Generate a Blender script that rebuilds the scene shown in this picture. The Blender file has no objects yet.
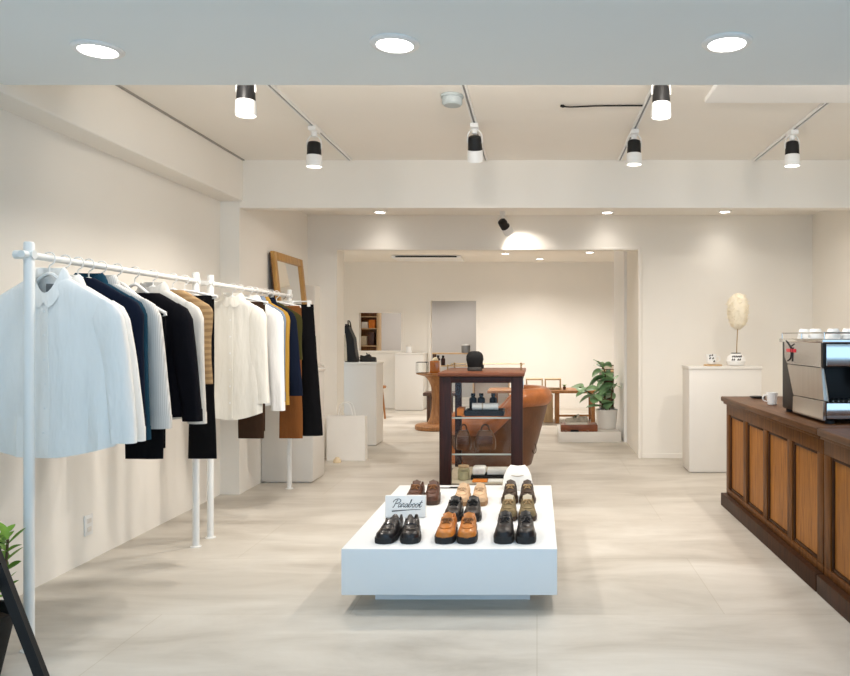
import bpy, bmesh, math, random
from mathutils import Vector, Matrix
R = random.Random(11)
PI = math.pi
COL = bpy.context.scene.collection

# ------------------------------------------------------------------ materials
def new_mat(name):
    m = bpy.data.materials.new(name)
    m.use_nodes = True
    return m, m.node_tree.nodes, m.node_tree.links, m.node_tree.nodes['Principled BSDF']

def mat(name, col, rough=.5, metal=0., var=0., vscale=6., stretch=(1, 1, 1), bump=0., bscale=80., coat=0., sheen=0., trans=0., ior=1.45, spec=.5, bdist=.01):
    m, N, L, p = new_mat(name)
    c = (*col, 1)
    p.inputs['Base Color'].default_value = c
    p.inputs['Roughness'].default_value = rough
    p.inputs['Metallic'].default_value = metal
    p.inputs['Coat Weight'].default_value = coat
    p.inputs['Specular IOR Level'].default_value = spec
    p.inputs['Sheen Weight'].default_value = sheen
    p.inputs['Transmission Weight'].default_value = trans
    p.inputs['IOR'].default_value = ior
    tc = N.new('ShaderNodeTexCoord'); mp = N.new('ShaderNodeMapping')
    mp.inputs['Scale'].default_value = stretch
    L.new(tc.outputs['Object'], mp.inputs['Vector'])
    if var:
        n = N.new('ShaderNodeTexNoise'); n.inputs['Scale'].default_value = vscale; n.inputs['Detail'].default_value = 4
        L.new(mp.outputs[0], n.inputs['Vector'])
        r = N.new('ShaderNodeValToRGB')
        r.color_ramp.elements[0].position = .3; r.color_ramp.elements[1].position = .7
        r.color_ramp.elements[0].color = (*[v * (1 - var) for v in col], 1)
        r.color_ramp.elements[1].color = (*[min(1, v * (1 + var)) for v in col], 1)
        L.new(n.outputs['Fac'], r.inputs['Fac']); L.new(r.outputs['Color'], p.inputs['Base Color'])
    if bump:
        n2 = N.new('ShaderNodeTexNoise'); n2.inputs['Scale'].default_value = bscale; n2.inputs['Detail'].default_value = 3
        L.new(mp.outputs[0], n2.inputs['Vector'])
        b = N.new('ShaderNodeBump'); b.inputs['Strength'].default_value = bump; b.inputs['Distance'].default_value = bdist
        L.new(n2.outputs['Fac'], b.inputs['Height']); L.new(b.outputs[0], p.inputs['Normal'])
    return m

def stripe_mat(name, c1, c2, scale, axis='X', rough=.85, width=.5, noise=0.):
    m, N, L, p = new_mat(name)
    p.inputs['Roughness'].default_value = rough
    tc = N.new('ShaderNodeTexCoord'); w = N.new('ShaderNodeTexWave')
    w.wave_type = 'BANDS'; w.bands_direction = axis
    w.inputs['Scale'].default_value = scale; w.inputs['Distortion'].default_value = noise; w.inputs['Detail'].default_value = 2
    r = N.new('ShaderNodeValToRGB')
    r.color_ramp.elements[0].position = width - .1; r.color_ramp.elements[1].position = width + .1
    r.color_ramp.elements[0].color = (*c1, 1); r.color_ramp.elements[1].color = (*c2, 1)
    L.new(tc.outputs['Object'], w.inputs['Vector']); L.new(w.outputs['Fac'], r.inputs['Fac'])
    L.new(r.outputs['Color'], p.inputs['Base Color'])
    return m

def wood_mat(name, dark, light, stretch=(14, 14, 1.2), rough=.4, coat=.2, scale=3., spec=.28):
    m, N, L, p = new_mat(name)
    p.inputs['Specular IOR Level'].default_value = spec
    p.inputs['Roughness'].default_value = rough; p.inputs['Coat Weight'].default_value = coat
    p.inputs['Coat Roughness'].default_value = .25
    tc = N.new('ShaderNodeTexCoord'); mp = N.new('ShaderNodeMapping'); mp.inputs['Scale'].default_value = stretch
    n = N.new('ShaderNodeTexNoise'); n.inputs['Scale'].default_value = scale; n.inputs['Detail'].default_value = 7
    n.inputs['Roughness'].default_value = .65; n.inputs['Distortion'].default_value = .6
    r = N.new('ShaderNodeValToRGB')
    r.color_ramp.elements[0].position = .32; r.color_ramp.elements[1].position = .68
    r.color_ramp.elements[0].color = (*dark, 1); r.color_ramp.elements[1].color = (*light, 1)
    b = N.new('ShaderNodeBump'); b.inputs['Strength'].default_value = .08; b.inputs['Distance'].default_value = .004
    L.new(tc.outputs['Object'], mp.inputs['Vector']); L.new(mp.outputs[0], n.inputs['Vector'])
    L.new(n.outputs['Fac'], r.inputs['Fac']); L.new(r.outputs['Color'], p.inputs['Base Color'])
    L.new(n.outputs['Fac'], b.inputs['Height']); L.new(b.outputs[0], p.inputs['Normal'])
    return m

def emit_mat(name, col, strength):
    m, N, L, p = new_mat(name)
    p.inputs['Base Color'].default_value = (.9, .9, .9, 1)
    p.inputs['Emission Color'].default_value = (*col, 1)
    p.inputs['Emission Strength'].default_value = strength
    return m

def glass_mat(name, tint=(1, 1, 1)):
    m, N, L, p = new_mat(name)
    N.remove(p)
    out = [n for n in N if n.type == 'OUTPUT_MATERIAL'][0]
    t = N.new('ShaderNodeBsdfTransparent'); t.inputs['Color'].default_value = (*tint, 1)
    g = N.new('ShaderNodeBsdfGlossy'); g.inputs['Roughness'].default_value = .02
    x = N.new('ShaderNodeMixShader')
    x.inputs[0].default_value = .014; L.new(t.outputs[0], x.inputs[1]); L.new(g.outputs[0], x.inputs[2])
    L.new(x.outputs[0], out.inputs['Surface'])
    return m

def floor_mat():
    m, N, L, p = new_mat('polished_concrete')
    tc = N.new('ShaderNodeTexCoord')
    mp = N.new('ShaderNodeMapping'); mp.inputs['Scale'].default_value = (.55, 1.7, 1)
    L.new(tc.outputs['Object'], mp.inputs['Vector'])
    a = N.new('ShaderNodeTexNoise'); a.inputs['Scale'].default_value = 1.6; a.inputs['Detail'].default_value = 9; a.inputs['Roughness'].default_value = .62
    a.inputs['Distortion'].default_value = .5
    L.new(mp.outputs[0], a.inputs['Vector'])
    r = N.new('ShaderNodeValToRGB')
    e = r.color_ramp.elements
    e[0].position = .3; e[0].color = (.43, .39, .335, 1)
    e[1].position = .66; e[1].color = (.66, .625, .565, 1)
    k = r.color_ramp.elements.new(.48); k.color = (.56, .52, .46, 1)
    L.new(a.outputs['Fac'], r.inputs['Fac'])
    br = N.new('ShaderNodeTexBrick'); br.inputs['Scale'].default_value = 1.0
    br.inputs['Brick Width'].default_value = 1.8; br.inputs['Row Height'].default_value = .9
    br.inputs['Mortar Size'].default_value = .0035; br.inputs['Mortar Smooth'].default_value = .6
    br.inputs['Color1'].default_value = (1, 1, 1, 1); br.inputs['Color2'].default_value = (.955, .955, .95, 1); br.inputs['Mortar'].default_value = (.86, .84, .8, 1)
    L.new(tc.outputs['Object'], br.inputs['Vector'])
    mx = N.new('ShaderNodeMix'); mx.data_type = 'RGBA'; mx.blend_type = 'MULTIPLY'; mx.inputs[0].default_value = 1
    L.new(r.outputs['Color'], mx.inputs[6]); L.new(br.outputs['Color'], mx.inputs[7])
    L.new(mx.outputs[2], p.inputs['Base Color'])
    rr = N.new('ShaderNodeMapRange'); rr.inputs['To Min'].default_value = .34; rr.inputs['To Max'].default_value = .55
    L.new(a.outputs['Fac'], rr.inputs['Value']); L.new(rr.outputs[0], p.inputs['Roughness'])
    p.inputs['Specular IOR Level'].default_value = .35
    return m

WALL = mat('wall_paint', (.87, .835, .775), .85, var=.02, vscale=1.2, bump=.04, bscale=120)
CEIL = mat('ceiling_paint', (.87, .835, .775), .9, var=.015, vscale=1.)
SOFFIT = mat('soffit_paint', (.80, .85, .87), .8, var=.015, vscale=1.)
WHITE = mat('white_lacquer', (.74, .71, .665), .45, var=.015, vscale=2)
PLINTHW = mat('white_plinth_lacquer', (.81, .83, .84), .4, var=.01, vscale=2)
METALW = mat('white_painted_steel', (.82, .82, .80), .35)
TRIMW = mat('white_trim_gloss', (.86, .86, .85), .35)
FLOOR = floor_mat()
GREYW = mat('grey_room_paint', (.52, .505, .49), .85, var=.02, vscale=2)
PLASTW = mat('white_plastic', (.85, .85, .84), .4)
BLACK = mat('black_satin', (.010, .010, .011), .45, spec=.35)
BLACKM = mat('black_matte', (.012, .012, .012), .75, spec=.2)
GREYP = mat('grey_plastic', (.25, .26, .27), .5)
CHROME = mat('polished_steel', (.72, .72, .71), .13, metal=1., var=.03, vscale=3)
BRUSHED = mat('brushed_steel', (.62, .61, .59), .28, metal=1., var=.05, vscale=4, stretch=(1, 20, 1))
BRASS = mat('aged_brass', (.45, .33, .16), .35, metal=1.)
OAK = wood_mat('amber_oak', (.06, .021, .005), (.18, .067, .015), rough=.42, coat=.02, spec=.1)
OAKD = wood_mat('dark_oak', (.02, .008, .004), (.065, .024, .009), rough=.45, coat=.02, spec=.1)
OAKTOP = wood_mat('oak_countertop', (.045, .019, .008), (.14, .06, .024), stretch=(14, 1.2, 14), rough=.42, coat=.03, spec=.15)
MAHOG = wood_mat('dark_mahogany', (.010, .0025, .002), (.04, .009, .006), rough=.45, coat=.05)
MAHTOP = wood_mat('mahogany_top', (.10, .03, .014), (.22, .075, .035), stretch=(1.2, 14, 14), rough=.4, coat=.1)
TEAK = wood_mat('teak', (.25, .10, .03), (.45, .21, .075), rough=.45)
PALEW = wood_mat('pale_pine', (.48, .32, .17), (.65, .46, .27), rough=.55, coat=0)
WALNUT = wood_mat('walnut', (.05, .022, .012), (.13, .06, .03), rough=.45)
FRAMEW = wood_mat('honey_oak_frame', (.36, .175, .042), (.60, .34, .10), rough=.4)
LEATHER = mat('tan_leather', (.40, .125, .03), .35, var=.35, vscale=5, bump=.25, bscale=45, coat=.15)
LEATHERD = mat('brown_leather_back', (.115, .042, .014), .4, var=.3, vscale=4, bump=.2, bscale=45, coat=.1)
MIRROR = mat('mirror_glass', (.86, .87, .86), .02, metal=1.)
GLASS = glass_mat('clear_glass', (.995, 1, .998))
JARGL = glass_mat('jar_glass', (.85, .88, .8))
AMBER = mat('amber_liquid', (.45, .15, .03), .15, coat=.6)
PAPER = mat('white_paper', (.84, .82, .78), .75, var=.02, vscale=5)
INK = mat('black_ink', (.015, .015, .018), .6)
SOIL = mat('potting_soil', (.035, .022, .015), .95, var=.4, vscale=40, bump=.8, bscale=60)
LEAF = mat('fig_leaf', (.24, .41, .21), .4, var=.45, vscale=5)
LEAF2 = mat('shrub_leaf', (.17, .33, .03), .45, var=.45, vscale=8)
BARK = mat('stem_bark', (.12, .075, .04), .85, var=.3, vscale=20)
RED = mat('red_enamel', (.55, .012, .03), .35)
ORANGE = mat('orange_card', (.75, .22, .02), .6)
LINEN = mat('natural_linen', (.56, .48, .36), .9, var=.08, vscale=30)
GLOW = emit_mat('lamp_glow', (1, .96, .90), 9)
GLOWC = emit_mat('downlight_glow', (1, .985, .96), 9)
GLOWS = emit_mat('spot_glow', (1, .93, .82), 5)

GEDGE = mat('glass_edge', (.50, .54, .49), .3)
# ------------------------------------------------------------------ mesh helpers
def org(o):
    v = Vector((0, 0, 0))
    while o is not None:
        v += o.location; o = o.parent
    return v

def ob(name, bm, m, parent=None, local=False, smooth=True, label=None, at=None):
    """one mesh object; world-space geometry unless local; parts are parented to their thing"""
    me = bpy.data.meshes.new(name)
    bmesh.ops.recalc_face_normals(bm, faces=bm.faces[:])
    if not local:
        base = org(parent) if parent is not None else Vector(at or (0, 0, 0))
        bmesh.ops.translate(bm, verts=bm.verts[:], vec=-base)
    bm.to_mesh(me); bm.free()
    if smooth:
        for p in me.polygons: p.use_smooth = True
        try: me.set_sharp_from_angle(angle=math.radians(38))
        except Exception: pass
    me.materials.append(m)
    o = bpy.data.objects.new(name, me); COL.objects.link(o)
    if parent is not None: o.parent = parent
    elif at is not None: o.location = at
    if label: o['label'] = label
    return o

def tag(o, label, cat, group=None):
    o['label'] = label; o['category'] = cat
    if group: o['group'] = group
    return o

def thing(name, label, cat, loc, group=None, rz=0.):
    o = bpy.data.objects.new(name, None); o.empty_display_size = .05
    COL.objects.link(o); o.location = loc; o.rotation_euler = (0, 0, rz)
    return tag(o, label, cat, group)

def struct(name, bm, m, smooth=False):
    o = ob(name, bm, m, smooth=smooth); o['kind'] = 'structure'; return o

def BM(): return bmesh.new()

def merge(bm, b2):
    t = bpy.data.meshes.new('tmp'); b2.to_mesh(t); b2.free(); bm.from_mesh(t); bpy.data.meshes.remove(t)

def box(bm, x0, x1, y0, y1, z0, z1, bev=0., seg=2):
    b = bmesh.new()
    bmesh.ops.create_cube(b, size=1)
    for v in b.verts:
        v.co = Vector(((x0 + x1) / 2 + v.co.x * (x1 - x0), (y0 + y1) / 2 + v.co.y * (y1 - y0), (z0 + z1) / 2 + v.co.z * (z1 - z0)))
    if bev: bmesh.ops.bevel(b, geom=b.edges[:], offset=bev, segments=seg, affect='EDGES', profile=.5)
    merge(bm, b)
    return bm

def B(x0, x1, y0, y1, z0, z1, bev=0., seg=2): return box(BM(), x0, x1, y0, y1, z0, z1, bev, seg)

def loft(bm, rings, cap0=True, cap1=True, closed=True):
    vs = [[bm.verts.new(p) for p in r] for r in rings]
    n = len(rings[0])
    for i in range(len(vs) - 1):
        for j in range(n if closed else n - 1):
            k = (j + 1) % n
            bm.faces.new((vs[i][j], vs[i][k], vs[i + 1][k], vs[i + 1][j]))
    if cap0 and closed: bm.faces.new(vs[0])
    if cap1 and closed: bm.faces.new(list(reversed(vs[-1])))
    return bm

def lathe(bm, prof, c=(0, 0, 0), n=24, cap=True):
    rings = [[(c[0] + r * math.cos(2 * PI * j / n), c[1] + r * math.sin(2 * PI * j / n), c[2] + z) for j in range(n)] for r, z in prof]
    return loft(bm, rings, cap, cap)

def tube(bm, pts, r, n=8, cap=True, flat=1.):
    pts = [Vector(p) for p in pts]
    rs = r if isinstance(r, (list, tuple)) else [r] * len(pts)
    rings = []
    prev = None
    for i, p in enumerate(pts):
        d = (pts[min(i + 1, len(pts) - 1)] - pts[max(i - 1, 0)])
        d.normalize()
        if prev is None:
            up = Vector((0, 0, 1)) if abs(d.z) < .9 else Vector((1, 0, 0))
            a = d.cross(up).normalized()
        else:
            a = prev - d * prev.dot(d)
            a.normalize()
        prev = a
        b = d.cross(a)
        rings.append([p + a * (rs[i] * math.cos(2 * PI * j / n)) + b * (rs[i] * flat * math.sin(2 * PI * j / n)) for j in range(n)])
    return loft(bm, rings, cap, cap)

def prism(bm, poly, axis, a, b):
    """polygon in the two other axes, extruded along axis from a to b"""
    def P(u, v, w):
        return {'x': (w, u, v), 'y': (u, w, v), 'z': (u, v, w)}[axis]
    return loft(bm, [[P(u, v, a) for u, v in poly], [P(u, v, b) for u, v in poly]])

def smooth_path(pts, k=6):
    pts = [Vector(p) for p in pts]
    out = []
    for i in range(len(pts) - 1):
        p0, p1, p2, p3 = pts[max(i - 1, 0)], pts[i], pts[i + 1], pts[min(i + 2, len(pts) - 1)]
        for s in range(k):
            t = s / k
            out.append(.5 * ((2 * p1) + (p2 - p0) * t + (2 * p0 - 5 * p1 + 4 * p2 - p3) * t * t + (3 * p1 - p0 - 3 * p2 + p3) * t ** 3))
    out.append(pts[-1])
    return out

def lamp(name, kind, loc, energy, col, parent=None, size=.05, angle=100, blend=.7, target=None):
    d = bpy.data.lights.new(name, kind); d.energy = energy; d.color = col
    if kind == 'SPOT':
        d.spot_size = math.radians(angle); d.spot_blend = blend; d.shadow_soft_size = size
    else:
        d.shadow_soft_size = size
    o = bpy.data.objects.new(name, d); COL.objects.link(o)
    l = Vector(loc)
    if target is not None:
        o.rotation_euler = (Vector(target) - l).to_track_quat('-Z', 'Y').to_euler()
    if parent is not None:
        o.parent = parent; l = l - org(parent)
    o.location = l
    return o

# ------------------------------------------------------------------ setting
XL, XR = -2.66, 3.0
YB = 8.17
ZC1, ZC2, ZSOF, ZC3 = 2.81, 2.645, 2.50, 2.68
struct('floor', B(-6, 6, .2, 17, -.1, 0), FLOOR)
struct('floor_outside', B(-6, 6, -5, .2, -.1, 0), mat('pavement_grey', (.46, .48, .49), .85, var=.1, vscale=3, bump=.2))
struct('wall_left', B(XL - .15, XL, .2, 6.3, 0, 3.0), WALL)
struct('wall_right', B(XR, XR + .15, .2, YB, 0, 3.0), WALL)
struct('wall_pillar', B(XL - .15, -2.5, 6.3, YB, 0, 2.9), WALL)
struct('ceiling', B(XL - .15, XR + .15, 3.4, 6.42, ZC1, 2.95), CEIL)
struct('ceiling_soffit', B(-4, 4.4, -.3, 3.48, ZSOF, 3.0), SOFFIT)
struct('ceiling_passage', B(XL - .15, XR + .15, 6.42, YB + .1, ZC2, 2.95), CEIL)
struct('trim_1', B(-2.5, XR, 6.3, 6.43, 2.407, 2.9, .006), CEIL)          # beam across the shop
struct('trim_2', B(XL - .01, -2.47, 3.4, 6.32, 2.462, 2.9, .012, 3), WALL)  # bulkhead along the wall
struct('trim_7', B(-2.472, -2.452, 3.5, 6.29, 2.802, 2.812), mat('shadow_gap_grey', (.35, .33, .30), .8))  # solid grey strip painted as the dark shadow line of the joint
struct('trim_3', B(1.04, XR, 3.45, 4.66, ZC1 - .03, ZC1 + .02, .006), TRIMW)  # ceiling slab; the bright band is put into its lighter white
# wall with the wide opening, header over it
bm = BM(); box(bm, XL - .1, -2.18, YB, YB + .3, 0, 2.9); box(bm, -2.18, 1.12, YB, YB + .3, 2.287, 2.9); struct('wall_back', bm, WALL)
struct('wall_back_return', B(1.12, XR + .15, YB, 10.6, 0, 2.9), WALL)
struct('trim_4', B(-2.52, -2.36, 7.97, YB, 0, 1.87, .006), WALL)          # boxed ledge in the corner
struct('trim_5', B(1.085, 1.13, 9.35, 10.6, 0, 2.68, .004), TRIMW)         # door lining
bm = BM(); box(bm, 1.10, 1.13, 8.13, 8.20, 0, 2.287, .004); box(bm, -2.18, 1.13, 8.15, 8.19, 2.265, 2.29, .004); struct('trim_6', bm, WALL)
struct('baseboard_back', B(1.14, XR, YB - .012, YB + .01, 0, .05, .003), WALL)
# back room
YR = 13.8
bm = BM()
box(bm, -4.2, -3.27, YR, YR + .12, 0, 2.9); box(bm, -3.27, -2.5, YR, YR + .12, 0, 1.05); box(bm, -3.27, -2.5, YR, YR + .12, 1.75, 2.9)
box(bm, -2.5, -1.95, YR, YR + .12, 0, 2.9); box(bm, -1.95, -1.12, YR, YR + .12, 1.97, 2.9); box(bm, -1.12, 4.0, YR, YR + .12, 0, 2.9)
struct('wall_rear', bm, WALL)
struct('ceiling_rear', B(-4.3, 4.2, YB + .2, YR + .1, ZC3, 2.9), CEIL)
struct('wall_rear_left', B(-4.3, -4.1, YB + .2, 17, 0, 2.9), WALL)
struct('wall_rear_right', B(3.9, 4.1, 10.5, 17, 0, 2.9), WALL)
struct('wall_storeroom', B(-4.2, 1.0, 16.2, 16.35, 0, 2.9), GREYW)
struct('wall_storeroom_side', B(.9, 1.0, YR + .12, 16.3, 0, 2.9), GREYW)
struct('ceiling_storeroom', B(-4.2, 1.0, YR + .13, 16.3, 2.6, 2.75), GREYW)
def frame_y(x0, x1, z0, z1, y, w, d, sill=True):
    bm = BM()
    box(bm, x0 - w, x0, y - d, y + .02, z0 - (w if sill else 0), z1 + w, .003); box(bm, x1, x1 + w, y - d, y + .02, z0 - (w if sill else 0), z1 + w, .003)
    box(bm, x0, x1, y - d, y + .02, z1, z1 + w, .003)
    if sill: box(bm, x0, x1, y - d, y + .02, z0 - w, z0, .003)
    return bm
struct('window_1', frame_y(-3.27, -2.5, 1.05, 1.75, YR, .04, .02), WALL)
struct('door_1', frame_y(-1.95, -1.12, 0, 1.97, YR, .05, .02, False), WALL)

# ------------------------------------------------------------------ ceiling fittings
def downlight(x, y, z, r, label, group, glow):
    t = thing('downlight', label, 'ceiling light', (x, y, z), group)
    ob('trim_ring', lathe(BM(), [(r * .86, -.004), (r * .9, -.012), (r * 1.12, -.01), (r * 1.2, -.004), (r * 1.2, .002), (r * .86, .002)], (x, y, z), 32, False), TRIMW, t)
    ob('diffuser', lathe(BM(), [(.001, -.009), (r * .7, -.009), (r * .9, -.006), (r * .9, .002)], (x, y, z), 32), glow, t)
    return t
COOLW = (.93, .97, 1.0); WARMW = (1, .925, .84); REARW = (1, .935, .86)
for x, y, lab in [(-1.78, 3.04, 'round recessed downlight in the front soffit above the clothes rack'),
                  (-.565, 2.98, 'round recessed downlight in the front soffit, middle of the three, above the shoe plinth side'),
                  (.752, 2.97, 'round recessed downlight in the front soffit on the counter side')]:
    t = downlight(x, y, ZSOF, .082, lab, 'soffit downlights', GLOWC)
    lamp('downlight_lamp', 'SPOT', (x, y, ZSOF - .03), 11, COOLW, t, .07, 120, .8)
for x, y, lab in [(-1.66, 7.93, 'small round downlight behind the beam near the wooden mirror'),
                  (.745, 7.95, 'small round downlight behind the beam above the passage plant'),
                  (1.98, 7.9, 'small round downlight behind the beam above the feather plume')]:
    t = downlight(x, y, ZC2, .06, lab, 'passage downlights', GLOW)
    lamp('downlight_lamp', 'SPOT', (x, y, ZC2 - .03), 4.5, WARMW, t, .05, 130, 1.)
for x, y, lab, e in [(-.52, 12.3, 'small round downlight in the rear room ceiling nearest the air conditioner', 115), (.85, 12.1, 'small round downlight in the rear room ceiling above the fig plant', 105),
                     (-2.7, 11.0, 'small round downlight in the rear room ceiling above the passage pedestal', 120)]:
    t = downlight(x, y, ZC3, .07, lab, 'rear room downlights', GLOW)
    lamp('downlight_lamp', 'SPOT', (x, y, ZC3 - .03), e * 1.15, REARW, t, .05, 150, .9)

t = downlight(.05, 13.15, ZC3, .07, 'small round downlight close to the rear wall washing it with light', 'rear room downlights', GLOW)
lamp('downlight_lamp', 'SPOT', (.05, 13.15, ZC3 - .03), 13, REARW, t, .05, 110, .8)
for x, y, lab in [(-2.9, 15.2, 'added round downlight in the grey storeroom near the storage shelf'), (-1.4, 15.2, 'added round downlight in the grey storeroom behind the doorway')]:
    t = downlight(x, y, 2.60, .07, lab, 'added storeroom downlights', GLOW)
    lamp('downlight_lamp', 'SPOT', (x, y, 2.57), 75, REARW, t, .05, 150, .9)  # unseen lamps added to bring the storeroom up to mid grey
def track(x, y0, y1, label):
    t = thing('lighting_track', label, 'lighting track', (x, (y0 + y1) / 2, ZC1), 'lighting tracks')
    bm = BM(); box(bm, x - .017, x - .007, y0, y1, ZC1 - .018, ZC1 - .001); box(bm, x + .007, x + .017, y0, y1, ZC1 - .018, ZC1 - .001)
    ob('channel', bm, PLASTW, t, smooth=False)
    ob('slot', B(x - .007, x + .007, y0 + .004, y1 - .004, ZC1 - .012, ZC1 - .001), GREYP, t, smooth=False)
track(-1.56, 3.6, 6.27, 'white lighting track on the ceiling above the clothes rack side')
track(-.43, 3.6, 6.27, 'white lighting track on the ceiling beside the smoke detector')
track(.69, 3.6, 6.27, 'white lighting track on the ceiling where the thin black cable ends')
track(1.82, 3.6, 6.27, 'white lighting track on the ceiling above the coffee counter')

def rot_all(bm, piv, eul):
    M = Matrix.Translation(piv) @ eul.to_matrix().to_4x4() @ Matrix.Translation(-Vector(piv))
    bmesh.ops.transform(bm, matrix=M, verts=bm.verts[:])

from mathutils import Euler
def spot(x, y, zc, drop, label, e, target=None, tilt=(0, 0, 0), angle=166):
    t = thing('track_spotlight', label, 'spotlight', (x, y, zc), 'track spotlights')
    ob('adapter', B(x - .028, x + .028, y - .06, y + .06, zc - .05, zc - .0185, .006), PLASTW, t)
    bm = BM(); lathe(bm, [(.012, -.085), (.02, -.08), (.02, -.05), (.012, -.049)], (x, y, zc), 14); ob('swivel', bm, PLASTW, t)
    zt = zc - drop                                           # top of the black body
    E = Euler(tilt)
    piv = (x, y, zt - .03)
    bm = BM()
    tube(bm, smooth_path([(x - .05, y, zt - .05), (x - .049, y, zt), (x - .03, y, zt + .035), (x, y, zt + .048), (x + .03, y, zt + .035), (x + .049, y, zt), (x + .05, y, zt - .05)], 4), .005, 6)
    ob('yoke', bm, METALW, t)
    bm = BM(); lathe(bm, [(.001, 0), (.03, 0), (.042, -.006), (.047, -.03), (.05, -.096), (.05, -.10)], (x, y, zt), 24); rot_all(bm, piv, E)
    ob('lamp_body', bm, BLACK, t)
    bm = BM(); lathe(bm, [(.05, -.095), (.053, -.098), (.056, -.174), (.052, -.176), (.05, -.168), (.048, -.11)], (x, y, zt), 24, False); rot_all(bm, piv, E)
    ob('rim', bm, PLASTW, t)
    bm = BM(); lathe(bm, [(.001, -.168), (.049, -.168), (.049, -.160)], (x, y, zt), 24); rot_all(bm, piv, E)
    ob('lens', bm, GLOWS, t)
    d = E.to_matrix() @ Vector((0, 0, -1))
    lp = Vector(piv) + E.to_matrix() @ Vector((0, 0, -.16))
    lamp('spot_lamp', 'SPOT', lp, e, WARMW, t, .045, angle, .55, lp + d)
SE = 42
spot(-1.56, 4.02, ZC1, .12, 'black and white spotlight over the front of the clothes rack, half under the soffit edge', 38, angle=140)
spot(-1.56, 5.25, ZC1, .118, 'black and white spotlight on the clothes rack track hanging towards the beam', 42, angle=146)
spot(-.43, 5.18, ZC1, .095, 'black spotlight on the track beside the smoke detector, over the glass cabinet', SE, tilt=(.42, 0, 0), angle=125)
spot(.69, 4.17, ZC1, .085, 'black and white spotlight under the soffit edge near the thin black cable', SE)
spot(.69, 5.33, ZC1, .085, 'black and white spotlight on the track with the black cable, hanging towards the beam', SE)
spot(1.82, 5.35, ZC1, .09, 'black and white spotlight over the coffee counter', SE)
spot(-.36, 7.85, ZC2, .10, 'small black spotlight behind the beam turned to the passage header', 8, tilt=(.75, -.62, 0), angle=100)

for x, lab, e in ((-1.56, 'added fill spotlight on the clothes rack track, hidden above the soffit edge, turned inwards', 8), (-.43, 'spotlight on the smoke detector track, hidden above the soffit, turned inwards', 14),
               (.69, 'added fill spotlight on the black cable track, hidden above the soffit, turned inwards', 14), (1.82, 'added fill spotlight on the counter track, hidden above the soffit, turned inwards', 12)):
    spot(x, 3.57, ZC1, .085, lab, e, tilt=(1.42, 0, 0), angle=170)  # added fill spotlights, out of view, brightening beam, ceiling and walls
for x, lab in ((-1.5, 'added fill downlight hidden behind the beam on the mirror side'), (.3, 'added fill downlight hidden behind the beam in the middle of the passage'), (2.0, 'added fill downlight hidden behind the beam on the counter side')):
    t = downlight(x, 6.85, ZC2, .06, lab, 'passage downlights', GLOW)
    lamp('downlight_lamp', 'SPOT', (x, 6.85, ZC2 - .03), 14, WARMW, t, .06, 165, .6)  # added fill downlights, out of view, brightening the passage wall
DETG = mat('detector_grey', (.42, .47, .48), .5)
t = thing('smoke_detector', 'round pale smoke detector on the ceiling by the soffit edge', 'smoke detector', (-.52, 4.6, ZC1))
ob('detector_base', lathe(BM(), [(.001, 0), (.07, 0), (.07, -.012), (.066, -.016), (.001, -.016)], (-.52, 4.6, ZC1 - .001), 28), DETG, t)
ob('detector_cover', lathe(BM(), [(.001, -.017), (.062, -.017), (.062, -.05), (.052, -.062), (.001, -.064)], (-.52, 4.6, ZC1 - .001), 28), DETG, t)
bm = tube(BM(), smooth_path([(.15, 4.79, ZC1 - .004), (.21, 4.795, ZC1 - .012), (.4, 4.785, ZC1 - .008), (.69, 4.78, ZC1 - .008)]), [.010] * 4 + [.005] * 15, 6)
tag(ob('ceiling_cable', bm, BLACKM, at=(.4, 4.79, ZC1)), 'thin black cable running along the ceiling to a lighting track', 'cable')
t = thing('air_conditioner', 'flat white ceiling air conditioner with a dark slot in the rear room', 'air conditioner', (-1.85, 12.9, ZC3))
ob('panel', B(-2.45, -1.28, 12.6, 13.2, ZC3 - .045, ZC3 - .001, .01), PLASTW, t)
ob('vent_slot', B(-2.38, -1.35, 12.585, 12.61, ZC3 - .034, ZC3 - .014, .004), BLACKM, t)

# ------------------------------------------------------------------ garments
RX, RZ = -2.16, 1.68
def interp(rows, z):
    for a, b in zip(rows, rows[1:]):
        if b[0] <= z <= a[0]:
            f = (a[0] - z) / (a[0] - b[0]) if a[0] != b[0] else 0
            return [p + (q - p) * f for p, q in zip(a, b)]
    return list(rows[0] if z > rows[0][0] else rows[-1])

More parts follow.
